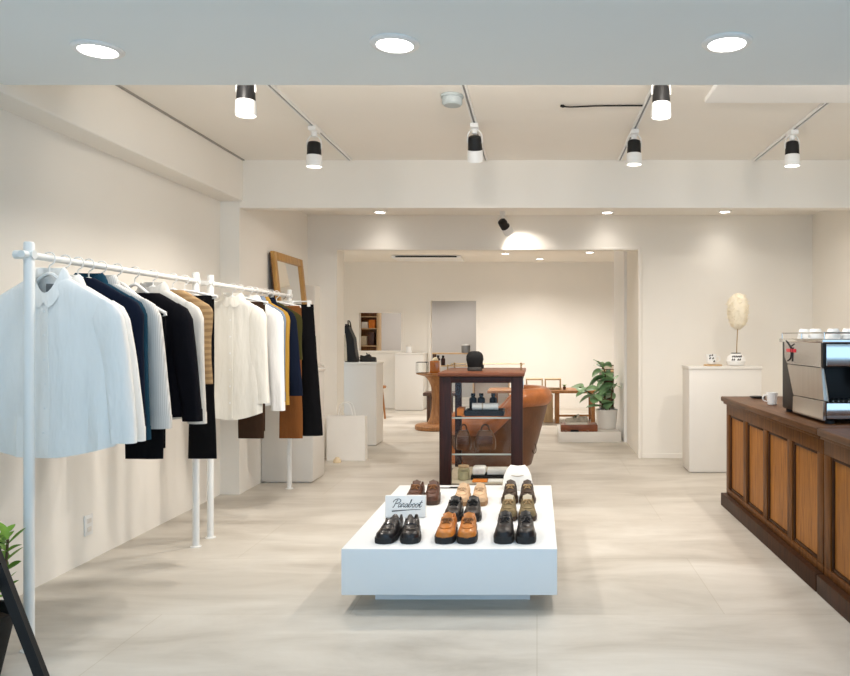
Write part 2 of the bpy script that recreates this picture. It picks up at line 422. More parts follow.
class Cloth:
    """a hanging cloth shell: rows are (z, half width, half depth, centre x, centre y)"""
    def __init__(s, rows, amp=.012, k=34., ph=0., hem=0., nd=0.):
        s.nd = nd
        s.rows = [tuple(r) + (0,) * (5 - len(r)) for r in rows]
        s.amp, s.k, s.ph, s.hem = amp, k, ph, hem
        s.z0, s.z1 = s.rows[0][0], s.rows[-1][0]
    def t(s, z): return max(0, min(1, (s.z0 - z) / (s.z0 - s.z1)))
    def fold(s, x, z):
        t = s.t(z); a = s.amp * (.15 + .85 * t)
        return a * (math.sin(s.k * x + s.ph + 1.6 * t) + .55 * math.sin(2.1 * s.k * x - 2 * s.ph + 2.5 * z * 3) + .5 * math.sin(9 * z + 14 * x + s.ph)) * .6
    def front(s, x, z):
        _, hw, dp, cx, cy = interp(s.rows, z)
        u = min(.999, abs((x - cx) / hw)) ** 1.25
        return cy - dp * (1 - u * u) ** .4 + s.fold(x, z)
    def mesh(s, bm=None, nz=26, n=44, cap0=False, cap1=False):
        bm = bm or BM(); rings = []
        for i in range(nz + 1):
            z = s.z0 + (s.z1 - s.z0) * i / nz
            _, hw, dp, cx, cy = interp(s.rows, z)
            t = s.t(z); ring = []
            for j in range(n):
                a = 2 * PI * j / n; c, sn = math.cos(a), math.sin(a)
                x = cx + hw * math.copysign(abs(c) ** .8, c) * (1 + .012 * math.sin(17 * z + s.ph))
                y = cy + dp * math.copysign(abs(sn) ** .8, sn) + s.fold(x, z)
                zz = z - s.hem * t ** 3 * math.cos(min(1, abs((x - cx) / hw)) * PI / 2)
                if s.nd and sn < 0: zz -= s.nd * abs(sn) ** 1.3 * max(0, 1 - abs(x - cx) / .075) * max(0, 1 - t / .22)
                ring.append((x, y, zz))
            rings.append(ring)
        return loft(bm, rings, cap0, cap1)

def hanger(y, label, m=PLASTW, bar=False, w=.2, flat=False, x0=0., grp='white hangers on the racks'):
    t = thing('clothes_hanger', label, 'hanger', (RX, y, RZ), grp)
    hook = [(0, 0, -.066), (.001, 0, -.035), (.018, 0, -.022), (.026, 0, 0), (.018, 0, .019), (0, 0, .026), (-.018, 0, .019), (-.025, 0, .004)]
    ob('hook', tube(BM(), smooth_path(hook, 4), .003, 6), m, t, local=True)
    ze = -.078 - (.12 if flat else .6) * w; zm = -.07 - (.05 if flat else .27) * w
    arms = [(-w, 0, ze), (-w * .8, 0, ze + (.02 if flat else .11) * w), (-w * .4, 0, zm), (0, 0, -.068), (w * .4, 0, zm), (w * .8, 0, ze + (.02 if flat else .11) * w), (w, 0, ze)]
    ob('arms', tube(BM(), smooth_path(arms, 4), .011, 8, flat=.8), m, t, local=True)
    if bar:
        ob('trouser_bar', tube(BM(), smooth_path([(-w + .006, 0, ze + .002), (-w + .016, 0, ze - .012), (0, 0, ze - .016), (w - .016, 0, ze - .012), (w - .006, 0, ze + .002)], 3), .005, 6), m, t, local=True)
    return t

def shirt(name, label, cat, y, m, L, w, sl=None, collar=True, placket=True, hem=.05, group='garments on the racks', sh=.205, body=None, tagmark=False, amp=.008, ph=0., btn=None, dep=.033, yaw=0., neck=.062, dz=0.):
    """w: half width to the outer side of the sleeve; L: z of the body hem; sl: z of the cuffs"""
    t = thing(name, label, cat, (RX, y, RZ + dz), group, yaw)
    bw = body or min(.26, w * .76 if sl else w)
    rows = [(-.074 - .6 * (neck - .062), neck, .030), (-.092 - .6 * (neck - .062), neck + .035, .032), (-.092 - .6 * (sh - .1), sh, .030), (-.125 - .6 * (sh - .1), sh + .012, .031), (-.36, max(bw * .96, .19), dep), (L, bw, dep + .006)]
    zs = -.092 - .6 * (sh - .1)
    c = Cloth(rows, amp, 34 + 6 * math.sin(ph), ph, hem, .115 if tagmark else 0)
    ob('body', c.mesh(), m, t, local=True)
    if sl:
        for s in (-1, 1):
            ox = s * (w - .055)
            r2 = [(zs + .022, .018, .014, s * (sh - .05)), (zs - .006, .045, .024, s * (sh - .03)), (zs - .06, .068, .033, s * (sh - .024)), (-.40, .066, .034, s * (sh * .55 + (w - .06) * .45 - .022)), (sl + .07, .052, .030, ox), (sl, .049, .028, ox + s * .004)]
            cs = Cloth(r2, amp * .7, 52, ph + s, 0)
            se = ob('sleeve', cs.mesh(nz=22, n=22), m, t, local=True)
            cf = Cloth([(sl + .062, .055, .033, ox), (sl - .003, .0525, .031, ox + s * .004)], amp * .7, 52, ph + s, 0)
            # cuff follows the sleeve's end
            rings = []
            bmc = BM()
            for i in range(4):
                z = sl + .062 - .065 * i / 3
                ring = []
                _, hw, dp, cx, cy = interp(cf.rows, z)
                for j in range(22):
                    a = 2 * PI * j / 22; cc, sn = math.cos(a), math.sin(a)
                    x = cx + hw * math.copysign(abs(cc) ** .8, cc)
                    ring.append((x, cy + dp * math.copysign(abs(sn) ** .8, sn) + cs.fold(x, z), z))
                rings.append(ring)
            loft(bmc, rings, False, False); ob('cuff', bmc, m, se, local=True)
    if collar:
        rings = []
        for (z, rx, ry, drop) in [(-.090, .064, .032, 0), (-.045, .060, .030, 0), (-.040, .064, .033, 0), (-.055, .078, .038, .01), (-.088, .092, .042, .035)]:
            ring = []
            for j in range(28):
                a = 2 * PI * j / 28
                f = max(0, -math.sin(a)) ** 2
                gap = max(0, 1 - abs((a - 1.5 * PI) / .28))
                ring.append((rx * math.cos(a), ry * math.sin(a), z - f * (.115 if tagmark else .035) - drop * f * .9 + drop * gap * 1.0))
            rings.append(ring)
        ob('collar', loft(BM(), rings, False, False), m, t, local=True)
    if tagmark:
        g = ob('neck_label', B(-.026, .026, .018, .022, -.150, -.112), GREYP, t, local=True)
    if placket:
        bm = BM(); rings = []; zp = -.205 if tagmark else -.12
        for i in range(28):
            z = zp + (L - hem * .9 + .01 - zp) * i / 27
            y0 = c.front(0, z) - .004; xa, xb = -.017, .017
            rings.append([(xa, c.front(xa, z) - .001, z), (xa, c.front(xa, z) - .006, z), (xb, c.front(xb, z) - .006, z), (xb, c.front(xb, z) - .001, z)])
        loft(bm, rings); pl = ob('placket', bm, m, t, local=True)
        for i in range(6):
            z = -.235 + (L + .19) * i / 6
            bm = lathe(BM(), [(.001, .004), (.006, .004), (.006, 0)], (0, 0, 0), 10)
            bmesh.ops.rotate(bm, verts=bm.verts[:], cent=(0, 0, 0), matrix=Matrix.Rotation(PI / 2, 3, 'X'))
            bmesh.ops.translate(bm, verts=bm.verts[:], vec=(0, c.front(0, z) - .006, z))
            ob('button', bm, btn or PLASTW, pl, local=True)
    return t

def folded_trousers(label, y, m, x0, x1, zb, group='garments on the racks', flare=0., name='trousers', zf=-.216):
    """trousers folded along the crease and hung over a hanger bar"""
    cx, hw = (x0 + x1) / 2 - RX, (x1 - x0) / 2
    t = thing(name, label, 'trousers', (RX, y, RZ), group)
    z1 = zb - RZ
    ob('trouser_leg', Cloth([(zf, hw * .96, .013, cx, -.016), (-.4, hw, .013, cx, -.016), (z1, hw + flare, .014, cx, -.016)], .004, 18, y).mesh(cap0=True), m, t, local=True)
    ob('trouser_leg', Cloth([(zf, hw * .96, .013, cx, .016), (-.4, hw, .013, cx, .016), (z1 + .05, hw * .95, .014, cx, .016)], .004, 18, y + 1).mesh(cap0=True), m, t, local=True)
    ob('hanging_fold', Cloth([(zf + .007, hw * .94, .018, cx, 0), (zf - .006, hw * .95, .029, cx, 0)], .002, 18, y).mesh(nz=3, cap0=True), m, t, local=True)
    return t

def clip_trousers(label, y, m, wz, hw, bw, zb, cx=0., group='garments on the racks'):
    t = thing('trousers', label, 'trousers', (RX + cx, y, RZ), group)
    z0 = wz - RZ; z1 = zb - RZ; crotch = z0 - .30
    ob('waistband', Cloth([(z0, hw, .022), (z0 - .045, hw * 1.02, .026)], .002, 20, 0).mesh(nz=4, cap0=True), m, t, local=True)
    ob('seat', Cloth([(z0 - .035, hw * 1.0, .024), (crotch, hw * 1.16, .045)], .006, 24, y).mesh(nz=12), m, t, local=True)
    for s in (-1, 1):
        ob('trouser_leg', Cloth([(crotch + .03, hw * .57, .042, s * hw * .58), (z1, bw * .52, .036, s * bw * .52)], .010, 30, y + s).mesh(nz=20, n=28), m, t, local=True)
    return t

def cloth(name, col, rough=.9, var=.06, bump=.55): return mat(name, col, rough, var=var, vscale=14, stretch=(1, 1, .28), bump=bump, bscale=11, spec=.12, bdist=.035)
C_WHITE = cloth('white_cotton', (.90, .885, .855), var=.02)
C_CREAM = cloth('ivory_cotton', (.80, .77, .70), var=.02)
C_NAVY = cloth('navy_wool', (.006, .010, .024))
C_NAVYLIT = cloth('teal_lit_navy', (.012, .05, .085), var=.2)  # teal light on the navy sleeve, put into the cloth colour
C_GREY = stripe_mat('pale_stripe_cotton', (.62, .60, .57), (.74, .72, .69), 40)
C_BLACK = cloth('black_wool', (.005, .005, .006))
C_INK = cloth('ink_black_cotton', (.006, .006, .009))
C_OFFW = cloth('off_white_linen', (.68, .655, .61), var=.04)
C_TAN = stripe_mat('tan_banded_knit', (.27, .165, .075), (.38, .25, .12), 9, 'Z', noise=3)
C_BROWN = cloth('dark_brown_wool', (.045, .024, .014))
C_BLUE = cloth('grey_blue_cotton', (.20, .25, .33))
C_MUST = cloth('mustard_cotton', (.42, .24, .045))
C_OLIVE = cloth('olive_cotton', (.05, .045, .014))
C_RUST = cloth('rust_brown_twill', (.20, .075, .022))

H = lambda y, what, **k: hanger(y, 'white hanger on the clothes rail holding the ' + what, **k)
GR = 'garments on the racks'
shirt('shirt', 'white button-up shirt with a grey neck label, first on the front clothes rack', 'shirt', 3.322, C_WHITE, -.83, .385, -.815, tagmark=True, ph=.4, sh=.285, body=.30, amp=.017)
H(3.322, 'first white shirt beside the front post', w=.19)
shirt('shirt', 'second white shirt, hanging directly behind the first white shirt', 'shirt', 3.435, C_WHITE, -.80, .365, -.80, ph=1.3, sh=.25, body=.27, placket=False, dz=-.022)
H(3.435, 'second white shirt', w=0.11)
shirt('jacket', 'dark navy jacket hanging between the white shirts and its teal-lit sleeve', 'jacket', 3.53, C_NAVY, -.80, .315, -.79, ph=2.1, placket=False, hem=.0, sh=.265, neck=.075, collar=False, dz=.01)
H(3.53, 'dark navy jacket next to the white shirts', w=0.165)
shirt('shirt', 'teal-lit sleeve of the dark navy jacket, shaped as a shirt behind it', 'shirt', 3.615, C_NAVYLIT, -.82, .298, -.84, ph=.2, placket=False, hem=.02, sh=.235)  # separate garment shape standing in for the lit jacket sleeve
H(3.615, 'teal shirt shape for the lit jacket sleeve', w=0.14)
shirt('shirt', 'pale grey striped shirt hanging between the teal-lit sleeve and the black shirt', 'shirt', 3.72, C_GREY, -.78, .345, -.80, ph=1.0, hem=.03, sh=.25)
H(3.72, 'pale grey striped shirt', w=0.155)
folded_trousers('black folded trousers showing below the pale grey striped shirt', 3.86, C_BLACK, -2.11, -1.915, .706, zf=-.235)
H(3.86, 'black trousers below the grey striped shirt', bar=True, w=.25)
shirt('shirt', 'black long-sleeved shirt on the front rack under a visible white hanger', 'shirt', 4.03, C_INK, -.78, .36, -.80, ph=2.7, collar=False, placket=False, hem=.0, sh=.265, neck=.13)
H(4.03, 'black long-sleeved shirt', w=0.165)
shirt('shirt', 'off-white linen shirt hanging just behind the black long-sleeved shirt', 'shirt', 4.22, C_OFFW, -.80, .30, -.835, ph=.9, hem=.02, sh=.24)
H(4.22, 'off-white linen shirt', w=0.145)
shirt('knit_vest', 'tan knit vest with horizontal bands near the middle rack posts', 'vest', 4.45, C_TAN, -.63, .225, None, collar=False, placket=False, hem=0, amp=.005, sh=.225, body=.235)
H(4.45, 'tan banded knit vest', w=.17)
folded_trousers('black folded trousers hanging below the tan knit vest', 4.6, C_BLACK, -2.105, -1.985, .585, flare=.03, zf=-.105)
H(4.6, 'black trousers below the tan knit vest', bar=True, w=.2, flat=True)
# second rack
shirt('blouse', 'ivory white blouse with a long hem, first on the rear clothes rack', 'blouse', 5.32, C_CREAM, -.89, .262, -.82, ph=1.9, hem=.05, sh=.20, body=.215, amp=.010, collar=True)
H(5.32, 'ivory white blouse', w=0.105)
folded_trousers('dark brown folded trousers showing below the ivory white blouse', 5.46, C_BROWN, -2.17, -1.98, .59, zf=-.105)
H(5.46, 'dark brown folded trousers', bar=True, w=.2, flat=True)
shirt('shirt', 'white shirt hanging behind the ivory blouse on the rear clothes rack', 'shirt', 5.64, C_WHITE, -.86, .265, -.905, ph=.6, hem=.02, sh=.21)
H(5.64, 'white shirt of the rear rack', w=0.115)
shirt('shirt', 'thin grey-blue shirt between the white shirt and the mustard shirt', 'shirt', 5.745, C_BLUE, -.82, .232, -.84, ph=1.6, placket=False, hem=0, sh=.195)
H(5.745, 'grey-blue shirt', w=0.1)
shirt('shirt', 'mustard yellow shirt on the rear clothes rack', 'shirt', 5.84, C_MUST, -.84, .232, -.88, ph=2.3, placket=False, hem=0, sh=.195)
H(5.84, 'mustard yellow shirt', w=0.1)
shirt('jacket', 'dark navy jacket hanging between the mustard and the olive garment', 'jacket', 5.97, C_NAVY, -.80, .295, -.82, ph=.1, placket=False, hem=0, sh=.2)
H(5.97, 'navy jacket next to the mustard shirt', w=0.105)
shirt('vest', 'short olive vest hanging next to the rust brown trousers', 'vest', 6.09, C_OLIVE, -.54, .285, None, collar=False, placket=False, hem=0, sh=.24)
H(6.09, 'short olive vest', w=.18)
folded_trousers('rust brown folded trousers near the end of the rear rack', 6.22, C_RUST, -2.115, -1.955, .486, flare=.02, zf=-.105)
H(6.22, 'rust brown trousers', bar=True, w=.2, flat=True)
clip_trousers('wide black trousers, last garment at the end of the rear rack', 6.38, C_BLACK, 1.60, .105, .175, .485, cx=.155)
t = thing('clothes_hanger', 'white clip hanger at the rail end holding the wide black trousers', 'hanger', (RX, 6.38, RZ), 'white hangers on the racks')
ob('hook', tube(BM(), smooth_path([(0, 0, -.05), (.001, 0, -.035), (.018, 0, -.022), (.026, 0, 0), (.018, 0, .019), (0, 0, .026), (-.018, 0, .019), (-.025, 0, .004)], 4), .003, 6), CHROME, t, local=True)
ob('arms', tube(BM(), [(-.07, 0, -.055), (.235, 0, -.055)], .006, 8), PLASTW, t, local=True)
for s in (-1, 1): ob('clip', B(.155 + s * .07 - .012, .155 + s * .07 + .012, -.033, .033, -.10, -.048, .004), PLASTW, t, local=True)

def rack(y0, y1, label):
    t = thing('clothes_rack', label, 'clothes rack', (RX, (y0 + y1) / 2, 0), 'white tube clothes racks')
    ob('rail', tube(BM(), [(RX, y0 - .05, RZ), (RX, y1 + .03, RZ)], .0155, 14), METALW, t)
    for y in (y0, y1):
        ob('post', lathe(BM(), [(.021, .006), (.021, RZ + .05), (.017, RZ + .056)], (RX, y, 0), 18), METALW, t)
        ob('joint', tube(BM(), [(RX - .06, y, RZ + .002), (RX + .024, y, RZ + .002)], .0185, 14), METALW, t)
        ob('foot_plate', lathe(BM(), [(.034, 0), (.034, .004), (.022, .008)], (RX, y, 0), 18), METALW, t)
rack(3.19, 4.75, 'white tube clothes rack at the shop front holding shirts and jackets')
rack(4.96, 6.54, 'white tube clothes rack at the rear holding blouses and trousers')

# ------------------------------------------------------------------ pedestals along the wall, mirror, outlet
def pedestal(x0, x1, y0, y1, h, label, m=WHITE):
    t = thing('display_pedestal', label, 'pedestal', ((x0 + x1) / 2, (y0 + y1) / 2, 0), 'white display pedestals')
    ob('body', B(x0, x1, y0, y1, .012, h - .03, .003), m, t)
    ob('top_board', B(x0 - .008, x1 + .008, y0 - .008, y1 + .008, h - .03, h, .003), m, t)
    ob('toe_kick', B(x0 + .02, x1 - .02, y0 + .02, y1 - .02, 0, .012), WHITE, t)
    return t
pedestal(-2.495, -2.03, 6.79, 7.165, 1.03, 'white box pedestal behind the end of the clothes rack')
pedestal(-2.49, -2.26, 7.19, 7.93, 1.03, 'narrow white box pedestal carrying the leaning wooden mirror')
pedestal(-2.41, -1.94, 9.05, 9.45, 1.01, 'white box pedestal inside the passage with a black leather bag on top')
pedestal(-2.52, -2.02, 13.3, 13.75, 1.02, 'white half-height pedestal against the rear wall carrying a small white candle jar')
t = pedestal(1.478, 2.18, 7.28, 7.62, 1.035, 'wide white pedestal carrying the feather plume and a patterned cup')

# leaning mirror
t = thing('leaning_mirror', 'honey oak framed mirror leaning on the wall behind the rear rack', 'mirror', (-2.38, 7.37, 1.03))
def lean(bm):
    piv = Vector((-2.36, 0, 1.032))
    M = Matrix.Translation(piv) @ Matrix.Rotation(-.105, 4, 'Y') @ Matrix.Translation(-piv)
    bmesh.ops.transform(bm, matrix=M, verts=bm.verts[:]); return bm
y0, y1, z0, z1, fw = 6.95, 7.81, 1.032, 2.125, .075
bm = BM(); xa, xb = -2.36, -2.325
box(bm, xa, xb, y0, y0 + fw, z0, z1, .006); box(bm, xa, xb, y1 - fw, y1, z0, z1, .006)
box(bm, xa, xb, y0 + fw, y1 - fw, z1 - fw, z1, .006); box(bm, xa, xb, y0 + fw, y1 - fw, z0, z0 + fw, .006)
ob('frame', lean(bm), FRAMEW, t)
ob('mirror_glass', lean(B(xa + .008, xa + .016, y0 + fw - .01, y1 - fw + .01, z0 + fw - .01, z1 - fw + .01)), MIRROR, t)
ob('backing', lean(B(xa - .012, xa, y0 + .01, y1 - .01, z0 + .01, z1 - .01)), WALNUT, t)

t = thing('wall_outlet', 'white electrical outlet low on the wall beneath the clothes rack', 'outlet', (XL, 4.44, .216))
ob('plate', B(XL + .0005, XL + .009, 4.40, 4.48, .155, .277, .003), PLASTW, t)
for dz in (-.025, .025): ob('socket', B(XL + .008, XL + .0115, 4.42, 4.46, .216 + dz - .014, .216 + dz + .014, .001), WHITE, t)

# black bag and shoe on the boot pedestal
t = thing('leather_bag', 'black leather bag with tan side standing on the passage pedestal', 'bag', (-2.29, 9.2, 1.01))
prof = [(-2.345, 1.012), (-2.19, 1.012), (-2.215, 1.13), (-2.235, 1.30), (-2.30, 1.44), (-2.335, 1.48), (-2.342, 1.44)]
bm = prism(BM(), prof, 'y', 9.13, 9.29); bmesh.ops.bevel(bm, geom=bm.edges[:], offset=.006, segments=2, affect='EDGES'); ob('bag_body', bm, BLACK, t)
ob('tan_panel', prism(BM(), [(-2.349, 1.02), (-2.31, 1.02), (-2.318, 1.22), (-2.335, 1.36), (-2.349, 1.34)], 'y', 9.124, 9.132), LINEN, t)
ob('handle', tube(BM(), smooth_path([(-2.30, 9.15, 1.43), (-2.31, 9.17, 1.50), (-2.32, 9.22, 1.515), (-2.31, 9.26, 1.50), (-2.30, 9.28, 1.43)]), .008, 8), BLACK, t)

# ------------------------------------------------------------------ shoes
def lerp_tab(tab, u):
    for (a, va), (b, vb) in zip(tab, tab[1:]):
        if a <= u <= b:
            f = (u - a) / (b - a); f = f * f * (3 - 2 * f) * .5 + f * .5
            return va + (vb - va) * f
    return tab[-1][1]
HW = [(0, .011), (.015, .025), (.05, .038), (.13, .046), (.28, .0485), (.45, .0445), (.62, .038), (.78, .036), (.9, .034), (.97, .027), (1, .013)]
HF = .61
HT = [(0, .040), (.03, .052), (.10, .062), (.25, .066), (.38, .082), (.50, .105), (.56, .112), (.60, .098), (.72, .082), (.86, .086), (.97, .098), (1, .092)]
def shoe(label, loc, rz, upper, sole, lace=None, style='derby', L=.29, group='shoes on the white plinth', tongue=None, lining=None, high=1., thick=.023, welt=None):
    t = thing('shoe', label, 'shoe', loc, group, rz)
    Y = lambda u: -L / 2 + u * L
    # sole with separate heel lift line
    bm = BM(); us = [i / 22 for i in range(23)]
    def outline(off): return [(lerp_tab(HW, u) + off * .8, Y(u)) for u in us] + [(-(lerp_tab(HW, u) + off * .8), Y(u)) for u in reversed(us)]
    o1, o2 = outline(.006), outline(.004)
    loft(bm, [[(x, y, 0) for x, y in o2], [(x, y, .006) for x, y in o1], [(x, y, thick) for x, y in o1], [(x, y, thick + .003) for x, y in o2]])
    so = ob('sole', bm, sole, t, local=True)
    if welt: 
        ob('welt', tube(BM(), [(x, y, thick + .003) for x, y in outline(.003)] , .003, 5), welt, so, local=True)
    # upper
    rings = []; zb = thick
    for i in range(31):
        u = i / 30
        hw, h = lerp_tab(HW, u), zb + (lerp_tab(HT, u)) * high * HF
        pts = []
        if u < .56:
            for k in range(13):
                a = PI * k / 12; c, s = math.cos(a), math.sin(a)
                pts.append((hw * math.copysign(abs(c) ** .75, c), Y(u), zb + (h - zb) * abs(s) ** .8))
        else:
            ends = min(1, (1 - u) / .06 + .15)
            prof = [(1, 0), (1.03, .3), (1.0, .6), (.88, .85), (.80, 1.0), (.70, .98), (.62 * ends, .5)]
            half = [(hw * a, zb + (h - zb) * b) for a, b in prof]
            pts = [(x, Y(u), z) for x, z in half] + [(-x, Y(u), z) for x, z in reversed(half[:-1])]
        rings.append(pts)
    ob('upper', loft(BM(), rings, True, True, True), upper, t, local=True)
    # lining seen inside the opening
    bm = BM(); n = 20
    ring = [(.026 * math.cos(2 * PI * j / n), Y(.78) + .055 * math.sin(2 * PI * j / n)) for j in range(n)]
    loft(bm, [[(x, y, zb + .028) for x, y in ring], [(x * .8, y * 1, zb + .034) for x, y in ring]])
    ob('lining', bm, lining or BLACKM, t, local=True)
    top = lambda x, u: zb + lerp_tab(HT, u) * high * HF * (max(0, 1 - (abs(x) / lerp_tab(HW, u)) ** 2.6)) ** .4
    if style in ('derby', 'moc'):
        bm = BM()
        for k, u in enumerate((.36, .43, .50)[:2 if style == 'moc' else 3]):
            w = .017
            tube(bm, smooth_path([(-w, Y(u), top(w, u) + .001), (-w * .4, Y(u) + .002, top(.006, u) + .0045), (w * .4, Y(u) + .002, top(.006, u) + .0045), (w, Y(u), top(w, u) + .001)], 3), .0032, 5)
        u = .47
        for s in (-1, 1):                                       # bow loops and ends
            tube(bm, smooth_path([(0, Y(u), top(0, u) + .004), (s * .012, Y(u - .04), top(.012, u - .04) + .010), (s * .026, Y(u - .03), top(.02, u - .03) + .004), (s * .016, Y(u), top(.016, u) + .006), (0, Y(u), top(0, u) + .004)], 4), .0032, 5)
            tube(bm, smooth_path([(0, Y(u), top(0, u) + .004), (s * .010, Y(u - .08), top(.010, u - .08) + .005), (s * .020, Y(u - .13), top(.02, u - .13) + .003)], 4), .0028, 5)
        ob('laces', bm, lace or BLACKM, t, local=True)
        bm = BM(); rr = []
        for i in range(7):
            u = .46 + .14 * i / 6; w = .022 + .004 * i / 6
            z = zb + lerp_tab(HT, min(u, .55)) * high * HF + max(0, u - .5) * .22
            rr.append([(-w, Y(u), z - .010), (0, Y(u), z + .001), (w, Y(u), z - .010), (w, Y(u) + .004, z - .012), (0, Y(u) + .005, z - .003), (-w, Y(u) + .004, z - .012)])
        ob('tongue', loft(bm, rr), tongue or upper, t, local=True)
    if style == 'loafer':
        u = .42; rr = []
        for k in range(11):
            x = -.043 + .086 * k / 10
            z = top(x, u) + .002
            rr.append([(x, Y(u - .05), top(x, u - .05) + .0005), (x, Y(u - .045), top(x, u - .045) + .004), (x, Y(u + .045), top(x, u + .045) + .004), (x, Y(u + .05), top(x, u + .05) + .0005)])
        ob('saddle_strap', loft(BM(), rr), upper, t, local=True)
    if style in ('moc', 'loafer'):
        pts = []
        for k in range(21):
            a = PI * k / 20
            x = .030 * math.cos(a); u = .40 - .285 * math.sin(a) ** .7 if 0 < k < 20 else .40
            pts.append((x, Y(u), top(x, u) + .0015))
        ob('apron_seam', tube(BM(), pts, .0026, 6), upper, t, local=True)
    return t

LBLK = mat('black_calf', (.014, .012, .013), .32, var=.2, vscale=20, bump=.1, bscale=90, coat=.15)
LTAN = mat('tan_calf', (.50, .17, .028), .36, var=.22, vscale=18, bump=.1, bscale=90, coat=.1)
LBRN = mat('brown_grain', (.085, .033, .019), .42, var=.25, vscale=18, bump=.2, bscale=90)
LDBR = mat('dark_brown_calf', (.038, .021, .013), .38, var=.2, vscale=18, bump=.1, bscale=90)
LBEI = mat('beige_suede', (.58, .40, .25), .9, var=.1, vscale=25, bump=.2, bscale=160)
LOLV = mat('olive_suede', (.20, .15, .075), .85, var=.3, vscale=14, bump=.2, bscale=160)
LCRM = mat('cream_leather', (.55, .48, .36), .6, var=.1, vscale=14)
SBLK = mat('black_rubber', (.012, .012, .012), .55)
SBRN = mat('brown_rubber', (.055, .03, .018), .6)
SGUM = mat('gum_sole', (.30, .17, .08), .6)
LACEB = mat('brown_lace', (.22, .09, .03), .7)
LACET = mat('tan_lace', (.38, .25, .12), .7)
PT = .306
def pair(what, where, cx, ytoe, splay, **kw):
    for s, side in ((-1, 'clothes rack side'), (1, 'counter side')):
        shoe(f'{what} {where}, {side}', (cx + s * .0533, ytoe + .145, PT), s * splay, **kw)
pair('black leather loafer', 'beside the script sign at the plinth front', -.697, 3.705, .10, upper=LBLK, sole=SBLK, style='loafer')
pair('tan leather lace-up shoe', 'at the plinth front', -.406, 3.705, .02, upper=LTAN, sole=SBLK, lace=LACEB, style='moc', high=1.0, thick=.03)
pair('black chunky lace-up shoe', 'at the front corner of the plinth', -.111, 3.705, .02, upper=LBLK, sole=SBLK, lace=LBLK, style='derby', high=1.12, thick=.03)
pair('black plain shoe', 'directly behind the tan shoes', -.418, 4.14, .025, upper=LBLK, sole=SBLK, style='derby', high=1.0)
pair('olive and cream shoe', 'directly behind the black chunky shoes', -.108, 4.15, .02, upper=LOLV, sole=SBRN, lace=LACET, style='moc', tongue=LCRM, lining=LCRM, high=1.08)
pair('brown leather shoe', 'behind the white script sign', -.705, 4.55, .04, upper=LBRN, sole=SBRN, lace=LACEB, style='moc', high=1.15)
pair('beige suede shoe', 'in the back row of the plinth', -.408, 4.52, .02, upper=LBEI, sole=SGUM, lace=LBEI, style='moc', lining=LCRM)
pair('dark brown shoe', 'in front of the white shoe bag', -.114, 4.57, .02, upper=LDBR, sole=SBRN, lace=LACET, style='moc', high=1.12)

shoe('black leather shoe on the passage pedestal beside the black bag', (-2.08, 9.25, 1.0105), PI / 2, upper=LBLK, sole=SBLK, style='derby', L=.2, group='shoe by the bag')
# plinth
t = thing('shoe_plinth', 'low white display plinth in the middle of the floor holding pairs of shoes', 'plinth', (-.42, 4.4, 0))
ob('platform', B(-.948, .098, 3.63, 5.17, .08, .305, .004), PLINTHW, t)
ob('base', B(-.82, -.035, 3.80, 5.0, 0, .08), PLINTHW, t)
# script sign
t = thing('sign_block', 'small white sign with slanted black script lettering among the shoes', 'sign', (-.70, 4.27, PT))
def tilt(bm, a=-.12, piv=(-.7, 4.245, PT)):
    M = Matrix.Translation(piv) @ Matrix.Rotation(a, 4, 'X') @ Matrix.Translation(-Vector(piv))
    bmesh.ops.transform(bm, matrix=M, verts=bm.verts[:]); return bm
ob('board', tilt(B(-.862, -.632, 4.245, 4.275, PT + .002, PT + .124, .003)), PLASTW, t)
ST = {
 'P': [[(.55, 1.75), (.3, 1.0), (.08, .1), (-.12, -.12)], [(-.35, 1.2), (-.2, 1.65), (.4, 1.95), (1.1, 1.9), (1.35, 1.5), (1.05, 1.05), (.45, .85)]],
 'a': [[(.62, .72), (.35, .85), (.08, .5), (.12, .08), (.38, .05), (.62, .4), (.72, .8), (.62, .2), (.78, .02), (1.0, .3)]],
 'r': [[(0, .3), (.2, .8), (.25, .95), (.35, .78), (.55, .8), (.5, .3), (.6, .03), (.85, .3)]],
 'b': [[(0, .3), (.35, 1.2), (.45, 1.75), (.3, 1.8), (.2, 1.0), (.12, .2), (.3, .02), (.58, .25), (.62, .65), (.45, .75), (.7, .62), (.95, .7)]],
 'o': [[(.6, .75), (.3, .85), (.06, .45), (.18, .05), (.48, .08), (.66, .5), (.5, .8), (.72, .68), (.95, .7)]],
 't': [[(0, .3), (.3, 1.0), (.45, 1.6), (.25, .7), (.18, .15), (.38, .0), (.75, .35)], [(.0, 1.05), (.35, 1.08), (.75, 1.18)]]}
bm = BM(); sc = .0235; cx = -.815; zb = PT + .058
def stroke(pts, x, r):
    P = [(x + (px + .28 * pz) * sc, 4.2445, zb + pz * sc) for px, pz in pts]
    tube(bm, smooth_path(P, 5), r, 5)
for ch, adv in zip('Paraboot', (1.05, .86, .78, .86, .86, .82, .82, .9)):
    for s in ST[ch]: stroke(s, cx, .0019 if ch == 'P' else .0016)
    cx += adv * sc
ul = smooth_path([(-.822, 4.2445, PT + .036), (-.77, 4.2445, PT + .040), (-.70, 4.2445, PT + .045), (-.66, 4.2445, PT + .046)], 5)
tube(bm, ul, [.0034 - .0024 * i / (len(ul) - 1) for i in range(len(ul))], 5)
ob('lettering', tilt(bm), INK, t)
